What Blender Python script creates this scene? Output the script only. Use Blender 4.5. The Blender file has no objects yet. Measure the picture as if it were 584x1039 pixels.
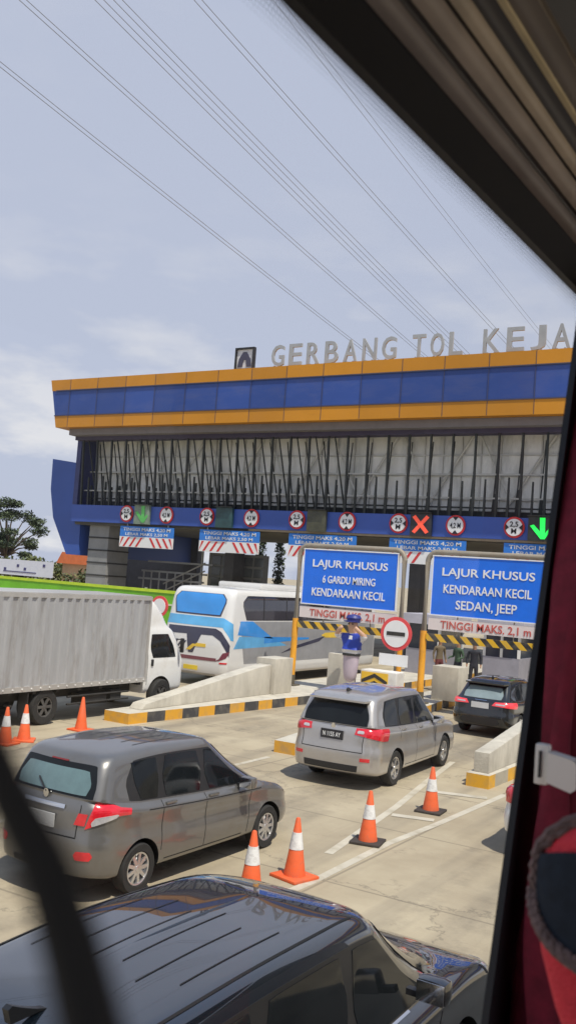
import bpy, bmesh, math, random
from mathutils import Vector, Matrix, Euler
R = math.radians
random.seed(7)
S = bpy.context.scene
COL = S.collection

# ------------------------------------------------------------------ camera
cam = bpy.data.cameras.new('camera')
cam.sensor_fit = 'VERTICAL'; cam.sensor_height = 36; cam.sensor_width = 36
cam.lens = 33.2725; cam.clip_start = 0.02; cam.clip_end = 6000
co = bpy.data.objects.new('camera', cam); COL.objects.link(co)
CH = 3.84788
_r = Vector((0.85435065, 0.51453463, 0.07306905)); _u = Vector((-0.02649994, -0.09728487, 0.99490372)); _w = Vector((-0.51902092, 0.85193296, 0.06948026))
co.matrix_world = Matrix(((_r.x, _u.x, -_w.x, 0), (_r.y, _u.y, -_w.y, 0), (_r.z, _u.z, -_w.z, CH), (0, 0, 0, 1)))
cam.dof.use_dof = True; cam.dof.focus_distance = 22; cam.dof.aperture_fstop = 7.0
S.camera = co

# ------------------------------------------------------------------ world and sun
SUN_EL, SUN_AZ = R(62), math.atan2(0.86, -0.50)      # azimuth measured from +Y towards +X
sv = Vector((math.sin(SUN_AZ) * math.cos(SUN_EL), math.cos(SUN_AZ) * math.cos(SUN_EL), math.sin(SUN_EL)))
wd = bpy.data.worlds.new('World'); S.world = wd; wd.use_nodes = True
nt = wd.node_tree; nt.nodes.clear()
def N(t, typ, **kw):
    n = t.nodes.new(typ)
    for k, v in kw.items(): setattr(n, k, v)
    return n
sky = N(nt, 'ShaderNodeTexSky', sky_type='NISHITA', sun_disc=False, sun_elevation=SUN_EL, sun_rotation=SUN_AZ, air_density=1.0, dust_density=3.0, ozone_density=1.5, altitude=50)
bg = N(nt, 'ShaderNodeBackground'); bg.inputs[1].default_value = 0.11
out = N(nt, 'ShaderNodeOutputWorld')
tc = N(nt, 'ShaderNodeTexCoord'); mp = N(nt, 'ShaderNodeMapping'); mp.inputs['Scale'].default_value = (3.2, 3.2, 9.0); mp.inputs['Location'].default_value = (0.35, 0.1, 0.0)
nz = N(nt, 'ShaderNodeTexNoise'); nz.inputs['Scale'].default_value = 1.5; nz.inputs['Detail'].default_value = 7; nz.inputs['Roughness'].default_value = 0.55
rp = N(nt, 'ShaderNodeValToRGB'); rp.color_ramp.elements[0].position = 0.50; rp.color_ramp.elements[1].position = 0.64
rp.color_ramp.elements[0].color = (0, 0, 0, 1); rp.color_ramp.elements[1].color = (1, 1, 1, 1)
sx = N(nt, 'ShaderNodeSeparateXYZ'); low = N(nt, 'ShaderNodeMapRange'); low.inputs[1].default_value = 0.04; low.inputs[2].default_value = 0.36; low.inputs[3].default_value = 0.95; low.inputs[4].default_value = 0.06
mul = N(nt, 'ShaderNodeMath', operation='MULTIPLY')
veil = N(nt, 'ShaderNodeMix', data_type='RGBA'); veil.inputs[0].default_value = 0.93
veil.inputs[7].default_value = (5.25, 5.6, 7.0, 1)        # thin high overcast veil
vcol = N(nt, 'ShaderNodeMix', data_type='RGBA'); vcol.inputs[6].default_value = veil.inputs[7].default_value; vcol.inputs[7].default_value = (2.3, 3.5, 6.2, 1)   # clearer blue overhead
vr = N(nt, 'ShaderNodeMapRange'); vr.inputs[1].default_value = 0.52; vr.inputs[2].default_value = 0.9
mix = N(nt, 'ShaderNodeMix', data_type='RGBA'); mix.inputs[7].default_value = (8.6, 8.3, 8.3, 1)
nt.links.new(tc.outputs['Generated'], mp.inputs[0]); nt.links.new(mp.outputs[0], nz.inputs['Vector']); nt.links.new(nz.outputs[0], rp.inputs[0])
nt.links.new(tc.outputs['Generated'], sx.inputs[0]); nt.links.new(sx.outputs['Z'], low.inputs[0])
nt.links.new(rp.outputs[0], mul.inputs[0]); nt.links.new(low.outputs[0], mul.inputs[1])
nt.links.new(sx.outputs['Z'], vr.inputs[0]); nt.links.new(vr.outputs[0], vcol.inputs[0]); nt.links.new(vcol.outputs[2], veil.inputs[7]); nt.links.new(sky.outputs[0], veil.inputs[6]); nt.links.new(veil.outputs[2], mix.inputs[6]); nt.links.new(mul.outputs[0], mix.inputs[0])
nt.links.new(mix.outputs[2], bg.inputs[0]); nt.links.new(bg.outputs[0], out.inputs[0])
sl = bpy.data.lights.new('sun', 'SUN'); sl.energy = 4.8; sl.angle = R(0.6); sl.color = (1.0, 0.93, 0.82)
so = bpy.data.objects.new('sun', sl); COL.objects.link(so); so.rotation_euler = sv.to_track_quat('Z', 'Y').to_euler(); so.location = (0, 0, 60)
S.view_settings.view_transform = 'Standard'; S.view_settings.look = 'None'; S.view_settings.exposure = 0.0; S.view_settings.gamma = 1.0
S.view_settings.use_curve_mapping = False
S.render.engine = 'CYCLES'
S.cycles.max_bounces = 6; S.cycles.transparent_max_bounces = 8

# ------------------------------------------------------------------ materials
MC = {}
def M(name, col, rough=0.6, metal=0.0, var=0.12, scale=2.0, bump=0.0, bscale=40, coat=0.0, spec=None, dirt=None, dscale=1.2, emit=0.0, stretch=None):
    if name in MC: return MC[name]
    m = bpy.data.materials.new(name); m.use_nodes = True; t = m.node_tree
    b = t.nodes['Principled BSDF']; b.inputs['Roughness'].default_value = rough; b.inputs['Metallic'].default_value = metal
    if coat: b.inputs['Coat Weight'].default_value = coat; b.inputs['Coat Roughness'].default_value = 0.04
    if spec is not None: b.inputs['Specular IOR Level'].default_value = spec
    tc = N(t, 'ShaderNodeTexCoord'); src = tc.outputs['Object']
    if stretch:
        mp = N(t, 'ShaderNodeMapping'); mp.inputs['Scale'].default_value = stretch; t.links.new(src, mp.inputs[0]); src = mp.outputs[0]
    n = N(t, 'ShaderNodeTexNoise'); n.inputs['Scale'].default_value = scale; n.inputs['Detail'].default_value = 6; n.inputs['Roughness'].default_value = 0.6
    t.links.new(src, n.inputs['Vector'])
    r = N(t, 'ShaderNodeValToRGB'); r.color_ramp.elements[0].position = 0.3; r.color_ramp.elements[1].position = 0.7
    r.color_ramp.elements[0].color = tuple(c * (1 - var) for c in col) + (1,); r.color_ramp.elements[1].color = tuple(min(1, c * (1 + var)) for c in col) + (1,)
    t.links.new(n.outputs[0], r.inputs[0]); last = r.outputs[0]
    if dirt:
        n2 = N(t, 'ShaderNodeTexNoise'); n2.inputs['Scale'].default_value = dscale; n2.inputs['Detail'].default_value = 8; n2.inputs['Roughness'].default_value = 0.7
        t.links.new(src, n2.inputs['Vector'])
        r2 = N(t, 'ShaderNodeValToRGB'); r2.color_ramp.elements[0].position = 0.48; r2.color_ramp.elements[1].position = 0.72
        r2.color_ramp.elements[0].color = (0, 0, 0, 1); r2.color_ramp.elements[1].color = (dirt[3],) * 3 + (1,)
        t.links.new(n2.outputs[0], r2.inputs[0])
        mx = N(t, 'ShaderNodeMix', data_type='RGBA'); mx.inputs[7].default_value = tuple(dirt[:3]) + (1,)
        t.links.new(r2.outputs[0], mx.inputs[0]); t.links.new(last, mx.inputs[6]); last = mx.outputs[2]
    t.links.new(last, b.inputs['Base Color'])
    if emit: t.links.new(last, b.inputs['Emission Color']); b.inputs['Emission Strength'].default_value = emit
    if bump:
        nb = N(t, 'ShaderNodeTexNoise'); nb.inputs['Scale'].default_value = bscale; nb.inputs['Detail'].default_value = 4; t.links.new(tc.outputs['Object'], nb.inputs['Vector'])
        bp = N(t, 'ShaderNodeBump'); bp.inputs['Strength'].default_value = bump; bp.inputs['Distance'].default_value = 0.02; t.links.new(nb.outputs[0], bp.inputs['Height']); t.links.new(bp.outputs[0], b.inputs['Normal'])
    MC[name] = m; return m
def stripes(name, c1, c2, vec, period, rough=0.6, duty=0.5):
    if name in MC: return MC[name]
    m = bpy.data.materials.new(name); m.use_nodes = True; t = m.node_tree; b = t.nodes['Principled BSDF']; b.inputs['Roughness'].default_value = rough
    tc = N(t, 'ShaderNodeTexCoord'); d = N(t, 'ShaderNodeVectorMath', operation='DOT_PRODUCT'); d.inputs[1].default_value = tuple(v / period for v in vec)
    f = N(t, 'ShaderNodeMath', operation='FRACT'); g = N(t, 'ShaderNodeMath', operation='GREATER_THAN'); g.inputs[1].default_value = duty
    mx = N(t, 'ShaderNodeMix', data_type='RGBA'); mx.inputs[6].default_value = c1 + (1,); mx.inputs[7].default_value = c2 + (1,)
    n = N(t, 'ShaderNodeTexNoise'); n.inputs['Scale'].default_value = 4; n.inputs['Detail'].default_value = 8
    r = N(t, 'ShaderNodeMapRange'); r.inputs[1].default_value = 0.45; r.inputs[2].default_value = 0.75; r.inputs[4].default_value = 0.5
    m2 = N(t, 'ShaderNodeMix', data_type='RGBA'); m2.inputs[7].default_value = (0.25, 0.22, 0.17, 1)
    L = t.links.new
    L(tc.outputs['Object'], d.inputs[0]); L(d.outputs['Value'], f.inputs[0]); L(f.outputs[0], g.inputs[0]); L(g.outputs[0], mx.inputs[0])
    L(tc.outputs['Object'], n.inputs['Vector']); L(n.outputs[0], r.inputs[0]); L(r.outputs[0], m2.inputs[0]); L(mx.outputs[2], m2.inputs[6]); L(m2.outputs[2], b.inputs['Base Color'])
    MC[name] = m; return m
def glass(name, col, rough=0.03):
    if name in MC: return MC[name]
    m = bpy.data.materials.new(name); m.use_nodes = True; t = m.node_tree; t.nodes.remove(t.nodes['Principled BSDF'])
    o = t.nodes['Material Output']; tr = N(t, 'ShaderNodeBsdfTransparent'); tr.inputs[0].default_value = col + (1,)
    gl = N(t, 'ShaderNodeBsdfGlossy'); gl.inputs['Roughness'].default_value = rough; fr = N(t, 'ShaderNodeLayerWeight'); fr.inputs[0].default_value = 0.5
    pw = N(t, 'ShaderNodeMath', operation='POWER'); pw.inputs[1].default_value = 5.0; t.links.new(fr.outputs['Facing'], pw.inputs[0]); ma = N(t, 'ShaderNodeMath', operation='MULTIPLY_ADD'); ma.inputs[1].default_value = 0.25; ma.inputs[2].default_value = 0.012; t.links.new(pw.outputs[0], ma.inputs[0])
    mx = N(t, 'ShaderNodeMixShader'); t.links.new(ma.outputs[0], mx.inputs[0]); t.links.new(tr.outputs[0], mx.inputs[1]); t.links.new(gl.outputs[0], mx.inputs[2]); t.links.new(mx.outputs[0], o.inputs[0])
    MC[name] = m; return m
concrete = M('concrete', (0.53, 0.49, 0.41), 0.85, var=0.12, scale=2.5, bump=0.4, bscale=30, dirt=(0.24, 0.21, 0.17, 0.5), dscale=1.6, stretch=(1, 1, .45))
white = M('white_paint', (0.78, 0.77, 0.74), 0.45, var=0.04, dirt=(0.5, 0.46, 0.4, 0.4), dscale=1.5)
black = M('black_plastic', (0.018, 0.018, 0.02), 0.45, var=0.2)
rubber = M('tyre_rubber', (0.022, 0.021, 0.02), 0.85, var=0.3, scale=9)
chrome = M('chrome', (0.75, 0.75, 0.76), 0.12, 1.0, var=0.03)
alloy = M('alloy_rim', (0.62, 0.62, 0.63), 0.3, 0.85, var=0.1)
redlens = M('red_lens', (0.62, 0.014, 0.025), 0.12, var=0.15, scale=14, coat=1.0)
clearlens = M('clear_lens', (0.58, 0.56, 0.57), 0.12, 0.3, var=0.15, scale=25, coat=1.0)
darkglass = M('dark_glass', (0.010, 0.012, 0.014), 0.05, var=0.3, scale=1.5, spec=0.25)
orange = M('cone_orange', (0.80, 0.125, 0.03), 0.6, var=0.2, scale=6, dirt=(0.28, 0.11, 0.07, 0.8), dscale=6)
reflw = M('reflective_white', (0.75, 0.74, 0.72), 0.4, var=0.1, scale=12, dirt=(0.28, 0.25, 0.23, 0.85), dscale=8)
yellowp = M('post_yellow', (0.80, 0.36, 0.025), 0.55, var=0.12, dirt=(0.35, 0.2, 0.08, 0.4), dscale=3)
postgrey = M('post_grey', (0.30, 0.265, 0.21), 0.6, 0.2, var=0.15, dirt=(0.2, 0.13, 0.08, 0.6), dscale=4)
blue_sign = M('sign_blue', (0.006, 0.16, 0.80), 0.45, var=0.08)
sign_white = M('sign_white', (0.80, 0.80, 0.80), 0.5, var=0.03)
sign_red = M('sign_red', (0.62, 0.03, 0.03), 0.5, var=0.08)
sign_black = M('sign_black', (0.02, 0.02, 0.022), 0.5, var=0.1)

# ------------------------------------------------------------------ helpers
def tag(o, label=None, cat=None, group=None, kind=None):
    for k, v in (('label', label), ('category', cat), ('group', group), ('kind', kind)):
        if v: o[k] = v
    return o
def thing(name, label, cat, loc=(0, 0, 0), rotz=0, group=None):
    o = bpy.data.objects.new(name, None); COL.objects.link(o); o.location = loc; o.rotation_euler = (0, 0, rotz)
    o.empty_display_size = 0.1
    return tag(o, label, cat, group)
def link_mesh(name, me, parent=None, smooth=35):
    o = bpy.data.objects.new(name, me); COL.objects.link(o)
    if parent: o.parent = parent
    if smooth:
        me.polygons.foreach_set('use_smooth', [True] * len(me.polygons)); me.set_sharp_from_angle(angle=R(smooth))
    return o
def dup(root, loc, rotz=None, label=None, group=None):
    r = root.copy(); COL.objects.link(r); r.location = loc
    if rotz is not None: r.rotation_euler = (0, 0, rotz)
    if label: r['label'] = label
    if group: r['group'] = group
    for ch in list(root.children):
        c = ch.copy(); COL.objects.link(c); c.parent = r
        for g in list(ch.children):
            d = g.copy(); COL.objects.link(d); d.parent = c
    return r
class MB:
    """collects shapes and links them as one mesh"""
    def __init__(s): s.b = bmesh.new(); s.mi = 0
    def face(s, pts, mi=None):
        f = s.b.faces.new([s.b.verts.new(p) for p in pts]); f.material_index = s.mi if mi is None else mi; return f
    def box(s, lo, hi, rot=None, piv=None, bev=0.0):
        r = bmesh.ops.create_cube(s.b, size=1); vs = r['verts']
        c = [(a + b) / 2 for a, b in zip(lo, hi)]; d = [abs(b - a) for a, b in zip(lo, hi)]
        for v in vs: v.co = Vector((v.co.x * d[0], v.co.y * d[1], v.co.z * d[2]))
        if bev:
            es = list({e for v in vs for e in v.link_edges}); fs0 = set(s.b.faces)
            q = bmesh.ops.bevel(s.b, geom=es, offset=bev, segments=2, affect='EDGES', profile=0.6); vs = list({v for v in q['verts']} | {v for v in vs if v.is_valid})
        m = Matrix.Translation(c)
        if rot is not None:
            p = Vector(piv) if piv is not None else Vector(c)
            m = Matrix.Translation(p) @ rot.to_matrix().to_4x4() @ Matrix.Translation(Vector(c) - p)
        for v in vs: v.co = m @ v.co
        for f in {f for v in vs for f in v.link_faces}: f.material_index = s.mi
        return s
    def cyl(s, p0, p1, r0, r1=None, n=12, caps=True):
        r1 = r0 if r1 is None else r1; p0 = Vector(p0); p1 = Vector(p1); ax = (p1 - p0).normalized()
        q = ax.to_track_quat('Z', 'Y'); a = []; b = []
        for i in range(n):
            t = 2 * math.pi * i / n; d = q @ Vector((math.cos(t), math.sin(t), 0)); a.append(s.b.verts.new(p0 + d * r0)); b.append(s.b.verts.new(p1 + d * r1))
        for i in range(n):
            j = (i + 1) % n; s.b.faces.new((a[i], a[j], b[j], b[i])).material_index = s.mi
        if caps:
            s.b.faces.new(a[::-1]).material_index = s.mi; s.b.faces.new(b).material_index = s.mi
        return s
    def tube(s, pts, r, n=8, caps=True):
        pts = [Vector(p) for p in pts]; rings = []
        for i, p in enumerate(pts):
            d = (pts[min(i + 1, len(pts) - 1)] - pts[max(i - 1, 0)]).normalized(); q = d.to_track_quat('Z', 'Y'); rr = r[i] if isinstance(r, (list, tuple)) else r
            rings.append([s.b.verts.new(p + q @ Vector((math.cos(2 * math.pi * k / n), math.sin(2 * math.pi * k / n), 0)) * rr) for k in range(n)])
        for a, b in zip(rings, rings[1:]):
            for k in range(n):
                j = (k + 1) % n; s.b.faces.new((a[k], a[j], b[j], b[k])).material_index = s.mi
        if caps: s.b.faces.new(rings[0][::-1]).material_index = s.mi; s.b.faces.new(rings[-1]).material_index = s.mi
        return s
    def lathe(s, prof, o=(0, 0, 0), axis='Z', n=24, sc=(1, 1)):
        o = Vector(o); rings = []
        for r, z in prof:
            ring = []
            for k in range(n):
                t = 2 * math.pi * k / n; x, y = r * math.cos(t) * sc[0], r * math.sin(t) * sc[1]
                ring.append(s.b.verts.new(o + (Vector((x, y, z)) if axis == 'Z' else Vector((z, x, y)) if axis == 'X' else Vector((y, z, x)))))
            rings.append(ring)
        for a, b in zip(rings, rings[1:]):
            for k in range(n):
                j = (k + 1) % n; s.b.faces.new((a[k], a[j], b[j], b[k])).material_index = s.mi
        if prof[0][0] > 1e-5: s.b.faces.new(rings[0][::-1]).material_index = s.mi
        if prof[-1][0] > 1e-5: s.b.faces.new(rings[-1]).material_index = s.mi
        return s
    def prism(s, poly, d0, d1, plane='XZ'):
        """polygon extruded: plane XZ along Y, YZ along X, XY along Z"""
        def p3(p, d): return (p[0], d, p[1]) if plane == 'XZ' else (d, p[0], p[1]) if plane == 'YZ' else (p[0], p[1], d)
        a = [s.b.verts.new(p3(p, d0)) for p in poly]; b = [s.b.verts.new(p3(p, d1)) for p in poly]; n = len(poly)
        for i in range(n):
            j = (i + 1) % n; s.b.faces.new((a[i], a[j], b[j], b[i])).material_index = s.mi
        s.b.faces.new(a[::-1]).material_index = s.mi; s.b.faces.new(b).material_index = s.mi
        return s
    def grid(s, P, mi=None):
        V = [[s.b.verts.new(p) for p in row] for row in P]
        for i in range(len(V) - 1):
            for j in range(len(V[0]) - 1): s.b.faces.new((V[i][j], V[i][j + 1], V[i + 1][j + 1], V[i + 1][j])).material_index = s.mi if mi is None else mi
        return V
    def text(s, body, x, y, z, w, h, depth=0.02, bold=0.0, rotz=0, align='C'):
        """lettering facing -Y, fitted to width w and cap height h, centre bottom at x,y,z"""
        cu = bpy.data.curves.new('t', 'FONT'); cu.body = body; cu.extrude = 0.5; cu.offset = bold; cu.resolution_u = 3
        ob = bpy.data.objects.new('t', cu); COL.objects.link(ob); bpy.context.view_layer.update()
        me = bpy.data.meshes.new_from_object(ob.evaluated_get(bpy.context.evaluated_depsgraph_get())); bpy.data.objects.remove(ob); bpy.data.curves.remove(cu)
        xs = [v.co.x for v in me.vertices]; ys = [v.co.y for v in me.vertices]
        x0, x1, y0, y1 = min(xs), max(xs), min(0, min(ys)) if ',' not in body else 0, max(ys)
        rm = Matrix.Rotation(rotz, 3, 'Z')
        for v in me.vertices:
            q = Vector((((v.co.x - x0) / (x1 - x0) - (0.5 if align == 'C' else 0)) * w, (-v.co.z) * depth, (v.co.y - y0) / (y1 - y0) * h))
            v.co = rm @ q + Vector((x, y, z))
        k = len(s.b.faces); s.b.from_mesh(me); s.b.faces.ensure_lookup_table()
        for f in s.b.faces[k:]: f.material_index = s.mi
        bpy.data.meshes.remove(me); return s
    def build(s, name, mat, parent=None, origin=None, smooth=35, fix=True):
        if origin is not None:
            ov = Vector(origin)
            for v in s.b.verts: v.co -= ov
        if fix: bmesh.ops.recalc_face_normals(s.b, faces=s.b.faces)
        me = bpy.data.meshes.new(name); s.b.to_mesh(me); s.b.free()
        for m in (mat if isinstance(mat, (list, tuple)) else [mat]): me.materials.append(m)
        return link_mesh(name, me, parent, smooth)

# ------------------------------------------------------------------ setting: ground and painted markings
gm = bpy.data.materials.new('concrete_road'); gm.use_nodes = True
t = gm.node_tree; b = t.nodes['Principled BSDF']; b.inputs['Roughness'].default_value = 0.85; L = t.links.new
tc = N(t, 'ShaderNodeTexCoord')
n1 = N(t, 'ShaderNodeTexNoise'); n1.inputs['Scale'].default_value = 0.35; n1.inputs['Detail'].default_value = 9; n1.inputs['Roughness'].default_value = 0.65; L(tc.outputs['Object'], n1.inputs['Vector'])
r1 = N(t, 'ShaderNodeValToRGB'); r1.color_ramp.elements[0].position = 0.3; r1.color_ramp.elements[1].position = 0.72
r1.color_ramp.elements[0].color = (0.30, 0.243, 0.163, 1); r1.color_ramp.elements[1].color = (0.485, 0.413, 0.288, 1); L(n1.outputs[0], r1.inputs[0])
mp = N(t, 'ShaderNodeMapping'); mp.inputs['Scale'].default_value = (1.3, 0.07, 1); L(tc.outputs['Object'], mp.inputs[0])
n2 = N(t, 'ShaderNodeTexNoise'); n2.inputs['Scale'].default_value = 1.0; n2.inputs['Detail'].default_value = 6; L(mp.outputs[0], n2.inputs['Vector'])
r2 = N(t, 'ShaderNodeMapRange'); r2.inputs[1].default_value = 0.5; r2.inputs[2].default_value = 0.72; r2.inputs[4].default_value = 0.75; L(n2.outputs[0], r2.inputs[0])
m1 = N(t, 'ShaderNodeMix', data_type='RGBA'); m1.inputs[7].default_value = (0.19, 0.16, 0.12, 1); L(r2.outputs[0], m1.inputs[0]); L(r1.outputs[0], m1.inputs[6])
n4 = N(t, 'ShaderNodeTexNoise'); n4.inputs['Scale'].default_value = 1.1; n4.inputs['Detail'].default_value = 5; n4.inputs['Roughness'].default_value = 0.8; L(tc.outputs['Object'], n4.inputs['Vector'])
r4 = N(t, 'ShaderNodeMapRange'); r4.inputs[1].default_value = 0.6; r4.inputs[2].default_value = 0.7; r4.inputs[4].default_value = 0.5; L(n4.outputs[0], r4.inputs[0])
m4 = N(t, 'ShaderNodeMix', data_type='RGBA'); m4.inputs[7].default_value = (0.16, 0.13, 0.095, 1); L(r4.outputs[0], m4.inputs[0]); L(m1.outputs[2], m4.inputs[6])
bk = N(t, 'ShaderNodeTexBrick'); bk.inputs['Scale'].default_value = 1.0; bk.inputs['Brick Width'].default_value = 4.6; bk.inputs['Row Height'].default_value = 3.0
bk.inputs['Mortar Size'].default_value = 0.025; bk.offset = 0.0; bk.inputs['Mortar Smooth'].default_value = 0.4
mpb = N(t, 'ShaderNodeMapping'); mpb.inputs['Location'].default_value = (1.2, 0.9, 0); L(tc.outputs['Object'], mpb.inputs[0]); L(mpb.outputs[0], bk.inputs['Vector'])
sc_ = N(t, 'ShaderNodeMath', operation='MULTIPLY'); sc_.inputs[1].default_value = 0.6; L(bk.outputs['Fac'], sc_.inputs[0])
m2 = N(t, 'ShaderNodeMix', data_type='RGBA'); m2.inputs[7].default_value = (0.17, 0.14, 0.1, 1); L(sc_.outputs[0], m2.inputs[0])
# oil and tyre bands along the lanes, hairline cracks
sxr = N(t, 'ShaderNodeSeparateXYZ'); L(tc.outputs['Object'], sxr.inputs[0])
def mth(op, a, b_=None, c_=None):
    n = N(t, 'ShaderNodeMath', operation=op)
    for i, v in enumerate((a, b_, c_)):
        if v is None: continue
        if isinstance(v, (int, float)): n.inputs[i].default_value = v
        else: L(v, n.inputs[i])
    return n.outputs[0]
fx = mth('ABSOLUTE', mth('SUBTRACT', mth('FRACT', mth('MULTIPLY_ADD', sxr.outputs['X'], 1 / 4.7, 8.4 / 4.7 + 50.5)), 0.5))
oil = N(t, 'ShaderNodeMapRange'); oil.inputs[1].default_value = 0.13; oil.inputs[2].default_value = 0.02; L(fx, oil.inputs[0])
trk = N(t, 'ShaderNodeMapRange'); trk.inputs[1].default_value = 0.055; trk.inputs[2].default_value = 0.02; L(mth('ABSOLUTE', mth('SUBTRACT', fx, 0.165)), trk.inputs[0])
n5 = N(t, 'ShaderNodeTexNoise'); n5.inputs['Scale'].default_value = 0.9; n5.inputs['Detail'].default_value = 8; n5.inputs['Roughness'].default_value = 0.75; L(tc.outputs['Object'], n5.inputs['Vector'])
r5 = N(t, 'ShaderNodeMapRange'); r5.inputs[1].default_value = 0.42; r5.inputs[2].default_value = 0.68; L(n5.outputs[0], r5.inputs[0])
stf = mth('MULTIPLY', mth('MAXIMUM', mth('MULTIPLY', oil.outputs[0], 0.75), mth('MULTIPLY', trk.outputs[0], 0.5)), r5.outputs[0])
m5 = N(t, 'ShaderNodeMix', data_type='RGBA'); m5.inputs[7].default_value = (0.13, 0.11, 0.085, 1); L(stf, m5.inputs[0]); L(m4.outputs[2], m5.inputs[6])
vo = N(t, 'ShaderNodeTexVoronoi', feature='DISTANCE_TO_EDGE'); vo.inputs['Scale'].default_value = 0.21
wob = N(t, 'ShaderNodeVectorMath', operation='MULTIPLY_ADD'); wob.inputs[1].default_value = (1.6, 1.6, 0); L(n5.outputs['Color'], wob.inputs[0]); L(tc.outputs['Object'], wob.inputs[2]); L(wob.outputs[0], vo.inputs['Vector'])
ck = N(t, 'ShaderNodeMapRange'); ck.inputs[1].default_value = 0.006; ck.inputs[2].default_value = 0.0; ck.inputs[4].default_value = 0.55; L(vo.outputs['Distance'], ck.inputs[0])
m6 = N(t, 'ShaderNodeMix', data_type='RGBA'); m6.inputs[7].default_value = (0.10, 0.085, 0.065, 1); L(ck.outputs[0], m6.inputs[0]); L(m5.outputs[2], m6.inputs[6]); L(m6.outputs[2], m2.inputs[6]); L(m2.outputs[2], b.inputs['Base Color'])
n3 = N(t, 'ShaderNodeTexNoise'); n3.inputs['Scale'].default_value = 25; n3.inputs['Detail'].default_value = 4; L(tc.outputs['Object'], n3.inputs['Vector'])
bp = N(t, 'ShaderNodeBump'); bp.inputs['Strength'].default_value = 0.3; bp.inputs['Distance'].default_value = 0.02; L(n3.outputs[0], bp.inputs['Height']); L(bp.outputs[0], b.inputs['Normal'])
g = MB(); g.face([(-1500, -300, 0), (1500, -300, 0), (1500, 2500, 0), (-1500, 2500, 0)])
tag(g.build('ground', gm, smooth=0), kind='structure')
linepaint = M('line_paint', (0.53, 0.48, 0.385), 0.7, var=0.1, dirt=(0.36, 0.31, 0.22, 1.0), dscale=2.2)
mk = MB()
def ribbon(mb, pts, w, z):
    for a, c in zip(pts, pts[1:]):
        a = Vector((*a, z)); c = Vector((*c, z)); d = (c - a).normalized(); nrm = Vector((-d.y, d.x, 0)) * w / 2
        mb.face([a - nrm, c - nrm, c + nrm, a + nrm])
ribbon(mk, [(-6.1, 6.0), (-5.9, 11.0), (-5.95, 13.3), (-5.85, 15), (-5.75, 18.2)], 0.13, 0.004)
ribbon(mk, [(-6.35, 12.2), (-6.85, 15.6), (-7.3, 18.0), (-7.75, 20.6)], 0.13, 0.004)
ribbon(mk, [(-6.82, 17.3), (-5.9, 17.6)], 0.22, 0.008)
ribbon(mk, [(-6.66, 15.0), (-5.98, 15.2)], 0.2, 0.008)
ribbon(mk, [(-10.6, 6.0), (-10.75, 17.6)], 0.12, 0.004)
tag(mk.build('road_marking', linepaint, smooth=0), kind='structure')

# islands with painted kerbs
kerbmat = stripes('kerb_paint', (0.72, 0.36, 0.03), (0.055, 0.055, 0.06), (0, 1, 0), 1.30)
kerby = M('kerb_yellow', (0.72, 0.40, 0.03), 0.6, var=0.15, scale=4, dirt=(0.3, 0.25, 0.15, 0.6), dscale=4)
def island(name, poly, h, kerb):
    mb = MB(); mb.mi = 1; mb.prism(poly, 0.0, h, 'XY'); mb.mi = 0
    n = len(poly); cx = sum(p[0] for p in poly) / n; cy = sum(p[1] for p in poly) / n
    return tag(mb.build(name, [concrete, kerb], smooth=0), kind='structure')
P1 = [(-15.98, 18.2), (-15.2, 18.2), (-14.55, 26), (-14.5, 46), (-17.0, 46), (-16.95, 27), (-16.05, 22.2)]
P2 = [(-11.0, 18.2), (-10.35, 18.2), (-10.8, 24), (-11.5, 29.4), (-11.6, 46), (-12.9, 46), (-12.85, 28), (-11.7, 23)]
P3 = [(-6.62, 18.4), (-6.15, 18.4), (-6.0, 24), (-5.9, 46), (-7.75, 46), (-7.75, 27), (-6.75, 22)]
def kerbed(name, P, kmat):
    mb = MB()
    n = len(P); cx = sum(p[0] for p in P) / n; cy = sum(p[1] for p in P) / n
    mb.mi = 0; mb.prism(P, 0.0, 0.26, 'XY'); 
    for f in mb.b.faces: f.material_index = 1 if abs(f.normal.z) > 0.9 or f.calc_center_median().z > 0.25 else 0
    return tag(mb.build(name, [kmat, concrete], smooth=0), kind='structure')
kerbed('kerb_island', P1, kerbmat); kerbed('kerb_island', P2, kerbmat)
kerbed('kerb_island', P3, stripes('kerb_paint_faded', (0.72, 0.38, 0.03), (0.42, 0.38, 0.3), (0, 1, 0), 1.5))

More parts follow.
